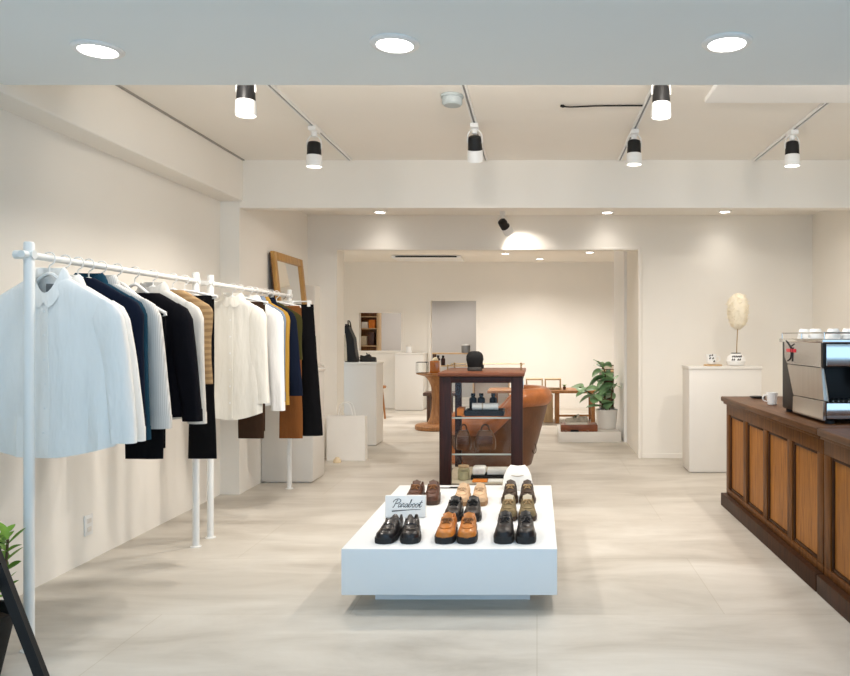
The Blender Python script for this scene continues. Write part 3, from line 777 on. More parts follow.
# shoe bag, shoehorn
t = thing('shoe_bag', 'folded white cloth shoe bag standing at the back edge of the plinth', 'bag', (-.13, 5.04, PT))
rings = []
for z, hw, dp in [(0, .10, .055), (.03, .102, .06), (.09, .092, .05), (.135, .07, .035), (.155, .05, .02)]:
    rings.append([(-.13 + hw * math.copysign(abs(math.cos(a)) ** .5, math.cos(a)), 5.04 + dp * math.copysign(abs(math.sin(a)) ** .6, math.sin(a)) + .004 * math.sin(5 * a), PT + z + .004 * math.sin(3 * a) * (z > .1)) for a in [2 * PI * j / 32 for j in range(32)]])
ob('bag_cloth', loft(BM(), rings), C_WHITE, t)
ob('drawstring', tube(BM(), smooth_path([(-.17, 4.992, PT + .10), (-.13, 4.986, PT + .095), (-.09, 4.992, PT + .10)]), .003, 6), LINEN, t)
bm = BM(); rr = []
for i in range(11):
    u = i / 10; x = -.70 + .17 * u; w = .007 + .011 * max(0, u - .5)
    rr.append([(x, 5.06 - w, PT + .003 + .006 * (u > .6)), (x, 5.06, PT + .001), (x, 5.06 + w, PT + .003 + .006 * (u > .6)), (x, 5.06, PT + .006)])
tag(ob('shoehorn', loft(bm, rr), BLACK, at=(-.6, 5.06, PT)), 'black shoehorn lying flat at the back edge of the plinth', 'shoehorn')

# ------------------------------------------------------------------ glass cabinet
x0, x1, y0, y1, zt = -.73, -.106, 5.6, 6.4, 1.06
t = thing('display_cabinet', 'dark mahogany glass display cabinet behind the shoe plinth', 'cabinet', ((x0 + x1) / 2, 5.9, 0))
sw = .088
for x in (x0, x1 - sw): ob('post', B(x, x + sw, y0, y0 + .06, 0, zt - .03, .004), MAHOG, t)
for x in (x0 + .035, x1 - .09): ob('post', B(x, x + .055, y1 - .05, y1, 0, zt - .03, .004), MAHOG, t)
ob('cabinet_top', B(x0 - .012, x1 + .012, y0 - .012, y1 + .012, zt - .03, zt, .006), MAHTOP, t)
for y in (y0 + .004, y1 - .05): ob('top_rail', B(x0 + sw, x1 - sw, y, y + .046, zt - .078, zt - .03, .003), MAHOG, t)
for x in (x0 + .004, x1 - .05):
    ob('side_rail', B(x, x + .046, y0 + .06, y1 - .06, zt - .078, zt - .03, .003), MAHOG, t)
    ob('side_rail', B(x, x + .046, y0 + .06, y1 - .06, .17, .215, .003), MAHOG, t)
for y in (y0 + .004, y1 - .05): ob('bottom_rail', B(x0 + sw, x1 - sw, y, y + .046, .16, .215, .003), MAHOG, t)
ob('cabinet_floor', B(x0 + .03, x1 - .03, y0 + .045, y1 - .045, .205, .225), LINEN, t)
ob('glass_pane', B(x0 + sw, x1 - sw, y0 + .024, y0 + .028, .215, zt - .078), GLASS, t)
for x in (x0 + .024, x1 - .028): ob('glass_pane', B(x, x + .004, y0 + .06, y1 - .06, .215, zt - .078), GLASS, t)
for z in (.435, .71): ob('glass_shelf', B(x0 + .03, x1 - .03, y0 + .066, y1 - .06, z, z + .008), GLASS, t); ob('shelf_edge', B(x0 + .03, x1 - .03, y0 + .061, y0 + .066, z - .002, z + .009), GEDGE, t)
bm = BM(); tube(bm, smooth_path([(x0 + .02, y0 + .35, zt + .034), (x0 + .02, y1 - .05, zt + .034), (x0 + .05, y1 - .02, zt + .034), (x1 - .05, y1 - .02, zt + .034), (x1 - .02, y1 - .05, zt + .034), (x1 - .02, y0 + .35, zt + .034)], 5), .004, 6)
for p in [(x0 + .02, y0 + .36), (x1 - .02, y0 + .36), (x0 + .03, y1 - .03), (x1 - .03, y1 - .03)]: lathe(bm, [(.005, 0), (.005, .034), (.009, .04), (.001, .048)], (p[0], p[1], zt), 10)
ob('gallery_rail', bm, BRASS, t)
ob('latch', B(x1 + .0005, x1 + .006, y0 + .02, y0 + .04, zt - .12, zt - .06, .001), CHROME, t)
t = thing('hat_block', 'black rounded hat block standing on top of the glass cabinet', 'hat block', (-.485, 5.85, zt))
ob('block', lathe(BM(), [(.001, .155), (.03, .153), (.052, .142), (.066, .118), (.068, .09), (.060, .055), (.055, .03)], (-.485, 5.85, zt), 28), BLACKM, t)
ob('band', lathe(BM(), [(.056, .0008), (.058, .004), (.058, .026), (.054, .032)], (-.485, 5.85, zt), 28), mat('dark_felt_band', (.05, .045, .04), .8), t)
ob('tab', B(-.435, -.415, 5.83, 5.87, zt + .018, zt + .05, .006), BLACKM, t)

def bottle(x, y, z, r, h, m, capm, label, group):
    t = thing('bottle', label, 'bottle', (x, y, z), group)
    ob('bottle_body', lathe(BM(), [(r * .9, 0), (r, .004), (r, h * .62), (r * .85, h * .7), (r * .42, h * .76), (r * .42, h * .84)], (x, y, z), 18), m, t)
    ob('cap', lathe(BM(), [(r * .55, h * .80), (r * .58, h * .82), (r * .58, h), (r * .5, h)], (x, y, z), 16), capm, t)
for i, (x, y, lab) in enumerate([(-.505, 5.92, 'small black bottle on the top glass shelf beside the orange box'), (-.44, 5.92, 'small black bottle on the top glass shelf, middle of the three'), (-.345, 5.92, 'small black bottle on the top glass shelf next to the mahogany post')]):
    bottle(x, y, .764, .03, .115, BLACK, BLACKM, lab, 'bottles in the glass cabinet')
t = thing('paper_roll', 'white rolled cloth lying on the black tray in the glass cabinet', 'roll', (-.38, 5.86, .75))
ob('roll', tube(BM(), [(-.50, 5.80, .787), (-.30, 5.80, .787)], .028, 16), PAPER, t); ob('tie', tube(BM(), [(-.425, 5.80, .787), (-.415, 5.80, .787)], .0295, 16), LINEN, t)
t = thing('tray', 'black tray on the top glass shelf under the rolled cloth', 'tray', (-.41, 5.86, .718))
bm = B(-.555, -.255, 5.74, 5.98, .7185, .728, .002); box(bm, -.555, -.545, 5.74, 5.98, .728, .758); box(bm, -.265, -.255, 5.74, 5.98, .728, .758); box(bm, -.545, -.265, 5.74, 5.75, .728, .758); box(bm, -.545, -.265, 5.97, 5.98, .728, .758)
ob('tray_body', bm, BLACK, t)
ob('tray_liner', B(-.54, -.27, 5.755, 5.965, .7285, .759), BLACKM, t)
tag(ob('card_box', B(-.615, -.562, 5.76, 5.90, .719, .775, .002), ORANGE, at=(-.59, 5.83, .72)), 'small orange and yellow box on the top glass shelf', 'box')
def pouch(x, w, h, lab):
    t = thing('leather_pouch', lab, 'pouch', (x, 5.88, .443), 'leather pouches in the cabinet')
    rings = []
    for z, f, d in [(.001, .9, .05), (.02, 1, .06), (h * .5, .98, .055), (h * .8, .8, .04), (h, .6, .02)]:
        rings.append([(x + w * f * math.copysign(abs(math.cos(a)) ** .6, math.cos(a)), 5.88 + d * math.copysign(abs(math.sin(a)) ** .7, math.sin(a)), .443 + z) for a in [2 * PI * j / 24 for j in range(24)]])
    ob('pouch_body', loft(BM(), rings), LEATHERD, t)
    ob('flap', B(x - w * .75, x + w * .75, 5.80, 5.822, .443 + h * .35, .443 + h * .75, .004), LBRN, t)
    ob('handle', tube(BM(), smooth_path([(x - w * .4, 5.88, .443 + h * .95), (x - w * .3, 5.88, .443 + h * 1.2), (x, 5.88, .443 + h * 1.3), (x + w * .3, 5.88, .443 + h * 1.2), (x + w * .4, 5.88, .443 + h * .95)]), .007, 8), LEATHERD, t)
pouch(-.405, .085, .15, 'brown leather pouch in the middle of the lower glass shelf')
pouch(-.575, .06, .15, 'brown leather pouch in the corner of the lower glass shelf')
t = thing('glass_jar', 'glass jar with beige contents on the cabinet floor', 'jar', (-.565, 5.78, .226))
ob('jar_glass', lathe(BM(), [(.04, .001), (.046, .004), (.046, .075), (.038, .085), (.038, .092)], (-.565, 5.78, .226), 20), JARGL, t)
ob('contents', lathe(BM(), [(.001, .004), (.040, .004), (.040, .066), (.001, .066)], (-.565, 5.78, .226), 20), LINEN, t)
ob('lid', lathe(BM(), [(.041, .093), (.042, .095), (.042, .11), (.001, .111)], (-.565, 5.78, .226), 20), PALEW, t)
tag(ob('folded_cloth', B(-.50, -.40, 5.79, 5.93, .256, .315, .014, 3), C_WHITE, at=(-.45, 5.86, .256)), 'folded white cloth on the dark box at the cabinet floor', 'cloth')
tag(ob('white_box', B(-.385, -.235, 5.80, 5.92, .2595, .30, .003), PAPER, at=(-.31, 5.86, .26)), 'flat white box at the cabinet floor beside the folded cloth', 'box')
tag(ob('dark_box', B(-.51, -.225, 5.77, 5.95, .2265, .2555, .003), BLACKM, at=(-.37, 5.86, .2265)), 'flat dark box lying on the cabinet floor', 'box')
for i, (xa, m, lab) in enumerate([(-.49, ORANGE, 'orange booklet leaning at the front of the cabinet floor'), (-.38, PAPER, 'white magazine lying at the front of the cabinet floor')]):
    tag(ob('booklet', B(xa, xa + .12, 5.665, 5.755, .2265, .2265 + .012, .002), m, at=(xa, 5.7, .2265)), lab, 'booklet', 'booklets in the cabinet')

# ------------------------------------------------------------------ club chair
CX, CYY = -.43, 7.15
t = thing('tub_chair', 'large tan leather tub armchair behind the glass cabinet, turned to the rear', 'armchair', (CX, CYY, 0))
N = 44
def ang(i): return math.radians(-158 + 316 * i / N)            # the open side faces along the shop wall
def top(i):
    f = max(0, min(1, (math.radians(96) - abs(ang(i))) / math.radians(42))); return .50 + .255 * f * f * (3 - 2 * f)
def U(i, rx, ry, z): return (CX + .02 + rx * math.cos(ang(i)), CYY + ry * math.sin(ang(i)), z)
rings = []
for i in range(N + 1):
    h = top(i)
    rings.append([U(i, .36, .36, .12), U(i, .43, .41, .12 + .4 * (h - .12)), U(i, .50, .445, .12 + .8 * (h - .12)), U(i, .525, .455, h), U(i, .42, .36, h + .01), U(i, .35, .30, .40), U(i, .32, .28, .12)])
ob('back_shell', loft(BM(), rings), LEATHERD, t)
ring = []
for i in range(N + 1):
    a = ang(i); c0 = U(i, .475, .405, top(i) + .005)
    f = 1 if 1 < i < N - 1 else .72
    ring.append([(c0[0] + .082 * f * math.cos(b) * math.cos(a), c0[1] + .082 * f * math.cos(b) * math.sin(a), c0[2] + .088 * f * math.sin(b)) for b in [2 * PI * j / 14 for j in range(14)]])
ob('rolled_arm', loft(BM(), ring), LEATHER, t)
rr = []
for z, f in [(.14, .9), (.16, 1), (.40, 1), (.455, .96), (.47, .8)]:
    rr.append([(CX - .07 + .40 * f * math.copysign(abs(math.cos(a)) ** .6, math.cos(a)), CYY + .27 * f * math.copysign(abs(math.sin(a)) ** .6, math.sin(a)), z) for a in [2 * PI * j / 28 for j in range(28)]])
ob('seat_cushion', loft(BM(), rr), LEATHER, t)
for sx in (-1, 1):
    for sy in (-1, 1): ob('leg', lathe(BM(), [(.02, 0), (.03, .13), (.03, .15)], (CX + sx * .25, CYY + sy * .24, 0), 12), WALNUT, t)
ob('ring_pull', tube(BM(), [(CX + .405 + .018 * math.cos(a), 7.0, .28 + .045 * math.sin(a)) for a in [2 * PI * k / 16 for k in range(17)]], .004, 6, False), WALNUT, t)

# ------------------------------------------------------------------ paper bag, door stop
t = thing('paper_bag', 'white paper carrier bag with twisted handles standing by the passage corner', 'shopping bag', (-2.03, 8.02, 0))
x0, x1, y0, y1, h = -2.24, -1.83, 7.98, 8.10, .475
bm = BM()
rings = [[(x0, y0, z), (x1, y0, z), (x1, y0 + dd, z), (x1, y1, z), (x0, y1, z), (x0, y0 + dd, z)] for z, dd in ((0.002, .06), (.2, .06), (h, .06))]
loft(bm, rings, True, False); ob('bag_sides', bm, PAPER, t, smooth=False)
for y in (y0 + .006, y1 - .006):
    ob('handle', tube(BM(), smooth_path([(-2.12, y, h - .05), (-2.115, y, h + .02), (-2.09, y - .01, h + .12), (-2.04, y - .015, h + .145), (-1.99, y - .01, h + .12), (-1.965, y, h + .02), (-1.96, y, h - .05)]), .005, 8), PAPER, t)
ob('top_fold', B(x0 + .002, x1 - .002, y0 - .001, y0 + .001, h - .06, h - .001), PAPER, t, smooth=False)
t = thing('door_stop', 'small cream wooden door stop on the floor in front of the paper bag', 'door stop', (-2.10, 7.88, 0))
ob('knob', lathe(BM(), [(.04, .0), (.042, .01), (.038, .03), (.022, .045), (.02, .055), (.001, .06)], (-2.10, 7.88, 0), 16), mat('cream_wood', (.75, .62, .42), .5), t)

# ------------------------------------------------------------------ coffee counter
def counter(y0, y1, npan, label, end_far):
    t = thing('coffee_counter', label, 'counter', (1.85, (y0 + y1) / 2, 0), 'panelled oak counters')
    xf = 1.49
    ob('carcass', B(xf + .022, 2.2, y0, y1, .098, .815), OAKD, t, smooth=False)
    ob('countertop', B(1.452, 2.24, y0, y1 + (.03 if end_far else 0), .818, .856, .008), OAKTOP, t)
    ob('cornice', B(1.468, 2.2, y0, y1 + (.012 if end_far else 0), .80, .818, .004), OAK, t)
    ob('plinth_board', B(1.45, 2.2, y0, y1 + (.02 if end_far else 0), 0, .098, .006), OAKD, t)
    sw = .085; zb, zt = .14, .72
    ob('rail', B(xf, xf + .03, y0, y1, zt, .80, .003), OAK, t)
    ob('rail', B(xf, xf + .03, y0, y1, .098, zb, .003), OAK, t)
    pw = ((y1 - y0) - sw * (npan + 1)) / npan
    for k in range(npan + 1):
        ya = y0 + k * (pw + sw); ob('stile', B(xf, xf + .03, ya, ya + sw, zb, zt, .003), OAK, t)
    for k in range(npan):
        ya = y0 + sw + k * (pw + sw); yb = ya + pw
        bm = BM(); m_ = .018
        box(bm, xf + .008, xf + .028, ya, ya + m_, zb, zt, .005); box(bm, xf + .008, xf + .028, yb - m_, yb, zb, zt, .005)
        box(bm, xf + .008, xf + .028, ya + m_, yb - m_, zt - m_, zt, .005); box(bm, xf + .008, xf + .028, ya + m_, yb - m_, zb, zb + m_, .005)
        pn = ob('panel', B(xf + .018, xf + .026, ya, yb, zb, zt), OAKP, t)
        ob('panel_moulding', bm, OAKD, pn)
    ob('end_panel', B(xf + .01, 2.19, y1 - .001, y1 + .006, .1, .80), OAK, t)
OAKP = wood_mat('light_oak_panel', (.17, .06, .010), (.40, .158, .030), rough=.4, coat=.04, spec=.12)
counter(3.905, 5.90, 4, 'dark oak counter with four amber panels carrying the chrome coffee machine', True)
counter(2.3, 3.895, 3, 'dark oak counter section at the shop front, beside the one with the coffee machine', False)
CT = .8565
tag(ob('dish', lathe(BM(), [(.03, .0), (.055, .006), (.062, .014), (.058, .014), (.03, .007), (.001, .007)], (1.69, 5.74, CT), 24), BLACK, at=(1.69, 5.74, CT)), 'flat black dish at the far end of the oak counter', 'dish')
t = thing('coffee_cup', 'white cup standing on the counter behind the coffee machine', 'cup', (1.63, 5.2, CT))
ob('cup', lathe(BM(), [(.026, 0), (.032, .004), (.038, .085), (.035, .085), (.029, .01), (.001, .01)], (1.63, 5.2, CT), 22), PLASTW, t)
ob('handle', tube(BM(), smooth_path([(1.595, 5.195, CT + .07), (1.568, 5.19, CT + .065), (1.565, 5.19, CT + .035), (1.60, 5.195, CT + .02)]), .005, 6), PLASTW, t)

# coffee machine
t = thing('coffee_machine', 'polished steel espresso machine with a red barred badge on the oak counter', 'coffee machine', (1.92, 4.42, CT))
xa, xb = 1.55, 2.30
bm = BM(); box(bm, xa + .012, xb - .012, 4.25, 4.78, .878, 1.312, .01); box(bm, xa + .012, xb - .012, 4.08, 4.26, 1.165, 1.312, .008); box(bm, xa + .012, xb - .012, 4.08, 4.26, .878, .975, .006)
ob('body', bm, BLACK, t)
for X, d in ((xa, 1), (xb, -1)):
    X0, X1 = min(X, X + d * .016), max(X, X + d * .016)
    bm = prism(BM(), [(4.09, 1.163), (4.655, 1.163), (4.70, 1.2), (4.705, 1.318), (4.09, 1.318)], 'x', X0, X1)
    bmesh.ops.bevel(bm, geom=bm.edges[:], offset=.004, segments=2, affect='EDGES'); up = ob('side_panel', bm, CHROME, t)
    bm = prism(BM(), [(4.055, .985), (4.545, .978), (4.655, 1.158), (4.09, 1.158)], 'x', X0 + .002, X1 - .002)
    bmesh.ops.bevel(bm, geom=bm.edges[:], offset=.003, segments=2, affect='EDGES'); ob('side_cheek', bm, BRUSHED, t)
    bm = prism(BM(), [(4.065, .874), (4.555, .874), (4.545, .974), (4.055, .98)], 'x', X0, X1)
    bmesh.ops.bevel(bm, geom=bm.edges[:], offset=.004, segments=2, affect='EDGES'); ob('side_base', bm, CHROME, t)
    ob('edge_strip', B(X0 - .001, X1 + .001, 4.062, 4.09, 1.16, 1.295, .003), BLACK, t)
    if d > 0:
        bm = B(X - .003, X + .001, 4.49, 4.655, 1.235, 1.256, .001); ob('badge_bar', bm, RED, up)
        bm = tube(BM(), [(X - .001, 4.66, 1.305), (X - .001, 4.575, 1.262)], .0055, 6)
        tube(bm, smooth_path([(X - .001, 4.57, 1.262), (X - .001, 4.575, 1.21), (X - .001, 4.60, 1.19), (X - .001, 4.63, 1.182)]), .0045, 6)
        tube(bm, [(X - .001, 4.54, 1.265), (X - .001, 4.55, 1.18)], .0045, 6)
        tube(bm, [(X - .001, 4.52, 1.285), (X - .001, 4.585, 1.268)], .0035, 6)
        ob('badge_strokes', bm, INK, up)
    # chrome strut framing the work bay
    ob('bay_strut', tube(BM(), [(X + d * .028, 4.075, .98), (X + d * .02, 4.13, 1.165)], .009, 8), BRUSHED, t)
ob('front_fascia', B(xa + .018, xb - .018, 4.064, 4.082, 1.17, 1.292, .004), CHROME, t)
ob('top_cover', B(xa - .004, xb + .004, 4.06, 4.79, 1.296, 1.318, .004), CHROME, t)
ob('drip_tray', B(xa + .018, xb - .018, 4.058, 4.10, .885, .972, .004), CHROME, t)
bm = BM()
for k in range(24): box(bm, xa + .04 + k * .028, xa + .046 + k * .028, 4.10, 4.245, .975, .981)
ob('drip_grate', bm, BRUSHED, t)
bm = BM(); zr = 1.352
tube(bm, [(xa + .01, 4.07, zr), (xa + .01, 4.77, zr), (xb - .01, 4.77, zr), (xb - .01, 4.07, zr), (xa + .01, 4.07, zr)], .005, 6)
for p in ((xa + .01, 4.07), (xa + .01, 4.42), (xa + .01, 4.77), (xb - .01, 4.07), (xb - .01, 4.77), (1.92, 4.07)): tube(bm, [(*p, 1.317), (*p, zr)], .004, 6)
ob('cup_rail', bm, CHROME, t)
for sx in (xa + .05, xb - .05):
    for sy in (4.1, 4.74): ob('foot', lathe(BM(), [(.025, 0), (.025, .018), (.018, .023)], (sx, sy, CT), 12), BLACK, t)
for gx in (1.78, 2.07):
    g = ob('group_head', lathe(BM(), [(.03, 0), (.038, .005), (.038, .05), (.03, .07)], (gx, 4.17, 1.09), 20), CHROME, t)
    ob('portafilter', tube(BM(), [(gx, 4.17, 1.08), (gx, 4.12, 1.075), (gx, 4.0, 1.06)], [.033, .014, .013], 12), BLACK, g)
for i, (x, y, lab) in enumerate([(1.613, 4.52, 'white upturned cup on the coffee machine top above the red badge'), (1.613, 4.34, 'white upturned cup on the coffee machine top, second from the red badge'), (1.66, 4.20, 'white upturned cup at the street side of the coffee machine top'), (1.745, 4.20, 'white upturned cup on the coffee machine top, second along the street side')]):
    tag(ob('coffee_cup', lathe(BM(), [(.042, 0), (.043, .004), (.030, .052), (.026, .056), (.001, .056)], (x, y, 1.3195), 20), PLASTW, at=(x, y, 1.3195)), lab, 'cup', 'cups on the coffee machine')

# ------------------------------------------------------------------ items on the wide pedestal
ZP = 1.0355
t = thing('feather_plume', 'cream feather plume on a slim stem standing in the patterned white vase', 'plume', (1.99, 7.43, ZP + .13))
rings = []
cxp, cyp = 1.99, 7.43
for z, r in [(1.40, .02), (1.43, .06), (1.48, .085), (1.56, .098), (1.64, .098), (1.70, .082), (1.735, .05), (1.75, .01)]:
    rings.append([(cxp + r * math.cos(a) * (1 + .09 * math.sin(7 * a + z * 40)), cyp + r * math.sin(a) * (1 + .09 * math.sin(5 * a + z * 30)), z + .008 * math.sin(6 * a)) for a in [2 * PI * j / 36 for j in range(36)]])
bm = loft(BM(), rings)
for k in range(260):
    a = R.uniform(0, 2 * PI); z = R.uniform(1.42, 1.73); r = .09 * math.sqrt(max(.05, 1 - ((z - 1.58) / .175) ** 2))
    p = Vector((cxp + r * math.cos(a), cyp + r * math.sin(a), z)); d = Vector((math.cos(a), math.sin(a), R.uniform(-.3, .9))).normalized() * R.uniform(.02, .042)
    tube(bm, [p, p + d * .6, p + d + Vector((0, 0, -.008))], [.004, .0025, .0008], 4)
ob('plume_feathers', bm, mat('cream_feather', (.88, .80, .64), .95, var=.08, vscale=12), t)
ob('plume_stem', tube(BM(), [(1.975, 7.43, ZP + .03), (1.98, 7.43, 1.25), (1.99, 7.43, 1.45)], .005, 8), LACET, t)
t = thing('vase', 'round white vase with black brush marks holding the feather plume', 'vase', (1.97, 7.43, ZP))
ob('vase_body', lathe(BM(), [(.05, 0), (.075, .008), (.095, .045), (.085, .085), (.055, .115), (.04, .122), (.034, .12), (.045, .10), (.07, .06), (.02, .02), (.001, .02)], (1.97, 7.43, ZP), 30), PLASTW, t)
ob('vase_rim', lathe(BM(), [(.033, .1225), (.046, .1225), (.047, .128), (.034, .128)], (1.97, 7.43, ZP), 24, False), BLACKM, t)
bm = BM()
for k in range(6):
    a = -PI / 2 - .62 + .2 * k
    for zz in (.092, .062):
        if (k % 3 == 2) and zz < .08: continue
        rr = .083 if zz > .08 else .0935
        c = Vector((1.97 + rr * math.cos(a), 7.43 + rr * math.sin(a), ZP + zz))
        tube(bm, [c + Vector((-.005, 0, -.007)), c + Vector((.006, 0, .010))], .0055, 6)
ob('brush_marks', bm, INK, t)
t = thing('patterned_cup', 'small white cup with black spots on a round wooden coaster', 'cup', (1.72, 7.4, ZP + .016))
ob('cup_body', lathe(BM(), [(.035, .001), (.045, .006), (.052, .10), (.048, .10), (.04, .012), (.001, .012)], (1.72, 7.4, ZP + .016), 24), PLASTW, t)
ob('handle', tube(BM(), smooth_path([(1.768, 7.4, ZP + .095), (1.80, 7.4, ZP + .085), (1.80, 7.4, ZP + .05), (1.765, 7.4, ZP + .04)]), .006, 6), PLASTW, t)
bm = BM()
for a, zz in [(-2.05, .085), (-1.62, .09), (-1.45, .06), (-1.2, .03), (-2.05, .06)]:
    c = Vector((1.72 + .049 * math.cos(a), 7.4 + .049 * math.sin(a), ZP + .016 + zz)); tube(bm, [c + Vector((-.006, 0, -.006)), c + Vector((.006, 0, .007))], .007, 6)
ob('spots', bm, INK, t)
tag(ob('coaster', lathe(BM(), [(.085, 0), (.09, .003), (.09, .013), (.085, .0155)], (1.735, 7.4, ZP), 28), PALEW, at=(1.735, 7.4, ZP)), 'round pale wooden coaster under the spotted cup', 'coaster')

# ------------------------------------------------------------------ passage: low platform, fig plant, sneakers
tag(ob('low_platform', B(.27, 1.05, 9.35, 10.15, 0, .13, .004), WHITE, at=(.66, 9.75, 0)), 'low white platform in the passage under the fig plant', 'platform')
def leaf(bm, base, d, L, W, droop, roll=0.):
    base = Vector(base); d = Vector(d).normalized()
    side = d.cross(Vector((0, 0, 1)))
    side = side.normalized() if side.length > .05 else Vector((1, 0, 0))
    side = (Matrix.Rotation(roll, 3, d) @ side)
    up = side.cross(d); rows = []
    for i in range(9):
        s = i / 8; w = W * (math.sin(PI * min(1, .03 + s * .97) ** .85)) ** .75 * (.75 + .5 * s) * .5
        c = base + d * (L * s) + Vector((0, 0, -droop * L * s * s))
        rows.append([c - side * w + up * w * .22, c - side * w * .5 + up * w * .05, c, c + side * w * .5 + up * w * .05, c + side * w + up * w * .22])
    vs = [[bm.verts.new(p) for p in r] for r in rows]
    for i in range(8):
        for j in range(4): bm.faces.new((vs[i][j], vs[i][j + 1], vs[i + 1][j + 1], vs[i + 1][j]))
px, py, pz = .905, 9.72, .131
t = thing('fiddle_leaf_fig', 'leafy fiddle leaf fig in a white pot on the low platform', 'potted plant', (px, py, pz))
ob('pot', lathe(BM(), [(.10, 0), (.12, .004), (.14, .235), (.14, .25), (.127, .25), (.12, .20), (.001, .20)], (px, py, pz), 30), WHITE, t)
ob('soil', lathe(BM(), [(.12, .205), (.06, .218), (.001, .222)], (px, py, pz), 20), SOIL, t)
stems = [[(px, py, pz + .2), (px - .03, py, pz + .45), (px - .02, py + .02, pz + .7), (px - .06, py, pz + .82)], [(px + .02, py - .02, pz + .2), (px - .14, py - .08, pz + .40), (px - .36, py - .10, pz + .54)], [(px + .03, py + .02, pz + .2), (px + .07, py, pz + .5), (px + .08, py, pz + .66)]]
bm = BM()
for s in stems: tube(bm, smooth_path(s, 5), .009, 7)
ob('stem', bm, BARK, t)
bm = BM()
for si, s in enumerate(stems):
    P = smooth_path(s, 8); n = (17, 13, 10)[si]
    for k in range(n):
        p = P[int((.22 + .78 * k / (n - 1)) * (len(P) - 1))]
        a = k * 2.4 + si; el = R.uniform(-.1, .75)
        d = Vector((math.cos(a), math.sin(a), el))
        if p.x + d.x * .2 > 1.06: d.x = -abs(d.x) * .4
        leaf(bm, p, d, R.uniform(.17, .25), R.uniform(.12, .17), R.uniform(.1, .7), R.uniform(-.5, .5))
ob('foliage', bm, LEAF, t)
tag(ob('shoe_board', B(.30, .76, 9.38, 9.645, .1305, .215, .006), wood_mat('reddish_board', (.13, .04, .018), (.28, .09, .04), stretch=(1.5, 14, 14)), at=(.53, 9.5, .13)), 'reddish brown wooden box on the platform under the grey sneakers', 'box')
SNG = mat('grey_mesh_sneaker', (.30, .27, .22), .8, var=.25, vscale=20)
SNW = mat('off_white_sole', (.62, .58, .50), .6)
for yy, lab in ((9.447, 'grey sneaker on the reddish wooden box, the one towards the shop'), (9.572, 'grey sneaker on the reddish wooden box, the one towards the rear room')):
    shoe(lab, (.50, yy, .2155), -PI / 2, upper=SNG, sole=SNW, lace=C_OLIVE, style='derby', high=1.15, group='grey sneakers', L=.28)
tag(ob('price_card', B(.42, .52, 9.358, 9.375, .1305, .155, .001), BLACKM, at=(.47, 9.375, .13)), 'small black price card in front of the reddish wooden box', 'card')
for x, lab in ((.315, 'small brown pebble on the platform at the passage side'), (.36, 'small brown pebble on the platform between card and corner'), (.63, 'small brown pebble on the platform near the white pot')):
    bm = BM(); bmesh.ops.create_icosphere(bm, subdivisions=2, radius=.018)
    for v in bm.verts: v.co = Vector((x + v.co.x * 1.2, 9.362 + v.co.y * .6, .1305 + .012 + v.co.z * .66))
    tag(ob('pebble', bm, mat('pebble_brown', (.22, .12, .08), .8, var=.3, vscale=30), at=(x, 9.377, .13)), lab, 'pebble', 'pebbles on the low platform')

# ------------------------------------------------------------------ rear room furniture
t = thing('low_table', 'long low teak table in the rear room with small wooden trays', 'table', (.15, 11.6, 0))
ob('table_top', B(-.75, .90, 11.3, 12.0, .46, .50, .006), TEAK, t)
for x in (-.68, .28): 
    for y in (11.36, 11.90): ob('leg', B(x, x + .06, y, y + .06, 0, .46, .004), TEAK, t)
ob('stretcher', B(.34, .85, 11.37, 11.41, .10, .13, .003), TEAK, t)
ob('leg', B(.82, .88, 11.36, 11.42, 0, .46, .004), TEAK, t); ob('leg', B(.82, .88, 11.90, 11.96, 0, .46, .004), TEAK, t)
def crate(x0, x1, y0, y1, z0, z1, lab):
    t = thing('wooden_tray', lab, 'tray', ((x0 + x1) / 2, (y0 + y1) / 2, z0), 'small wooden trays')
    bm = BM(); w = .018
    box(bm, x0, x0 + w, y0, y1, z0, z1, .002); box(bm, x1 - w, x1, y0, y1, z0, z1, .002); box(bm, x0 + w, x1 - w, y0, y1, z1 - w, z1, .002); box(bm, x0 + w, x1 - w, y0, y1, z0, z0 + w, .002)
    ob('tray_frame', bm, PALEW, t)
    if z0 < .1: ob('tray_back', B(x0 + w, x1 - w, y1 - .01, y1 - .003, z0 + w, z1 - w), PAPER, t)
crate(-.17, .09, 11.5, 11.75, .501, .665, 'small pale wooden tray on the low table, the one next to the armchair')
crate(.12, .37, 11.5, 11.75, .501, .665, 'small pale wooden tray on the low table, the one next to the plant sprig')
crate(-1.05, -.45, 12.2, 12.5, 0, .62, 'pale wooden shelf box seen through the glass cabinet')
tag(ob('pine_block', B(.10, .245, 11.5, 11.7, 0, .42, .004), PALEW, at=(.17, 11.6, 0)), 'upright pale pine block under the low teak table', 'block')
t = thing('sprig_pot', 'tiny green sprig in a dark pot on the low table', 'potted plant', (.42, 11.5, .501))
ob('pot', lathe(BM(), [(.02, 0), (.026, .05), (.001, .045)], (.42, 11.5, .501), 14), WALNUT, t)
bm = BM()
for k in range(12): leaf(bm, (.42, 11.5, .545), (math.cos(k * 2.4), math.sin(k * 2.4), 1.2), .07, .03, .3)
ob('foliage', bm, LEAF2, t)

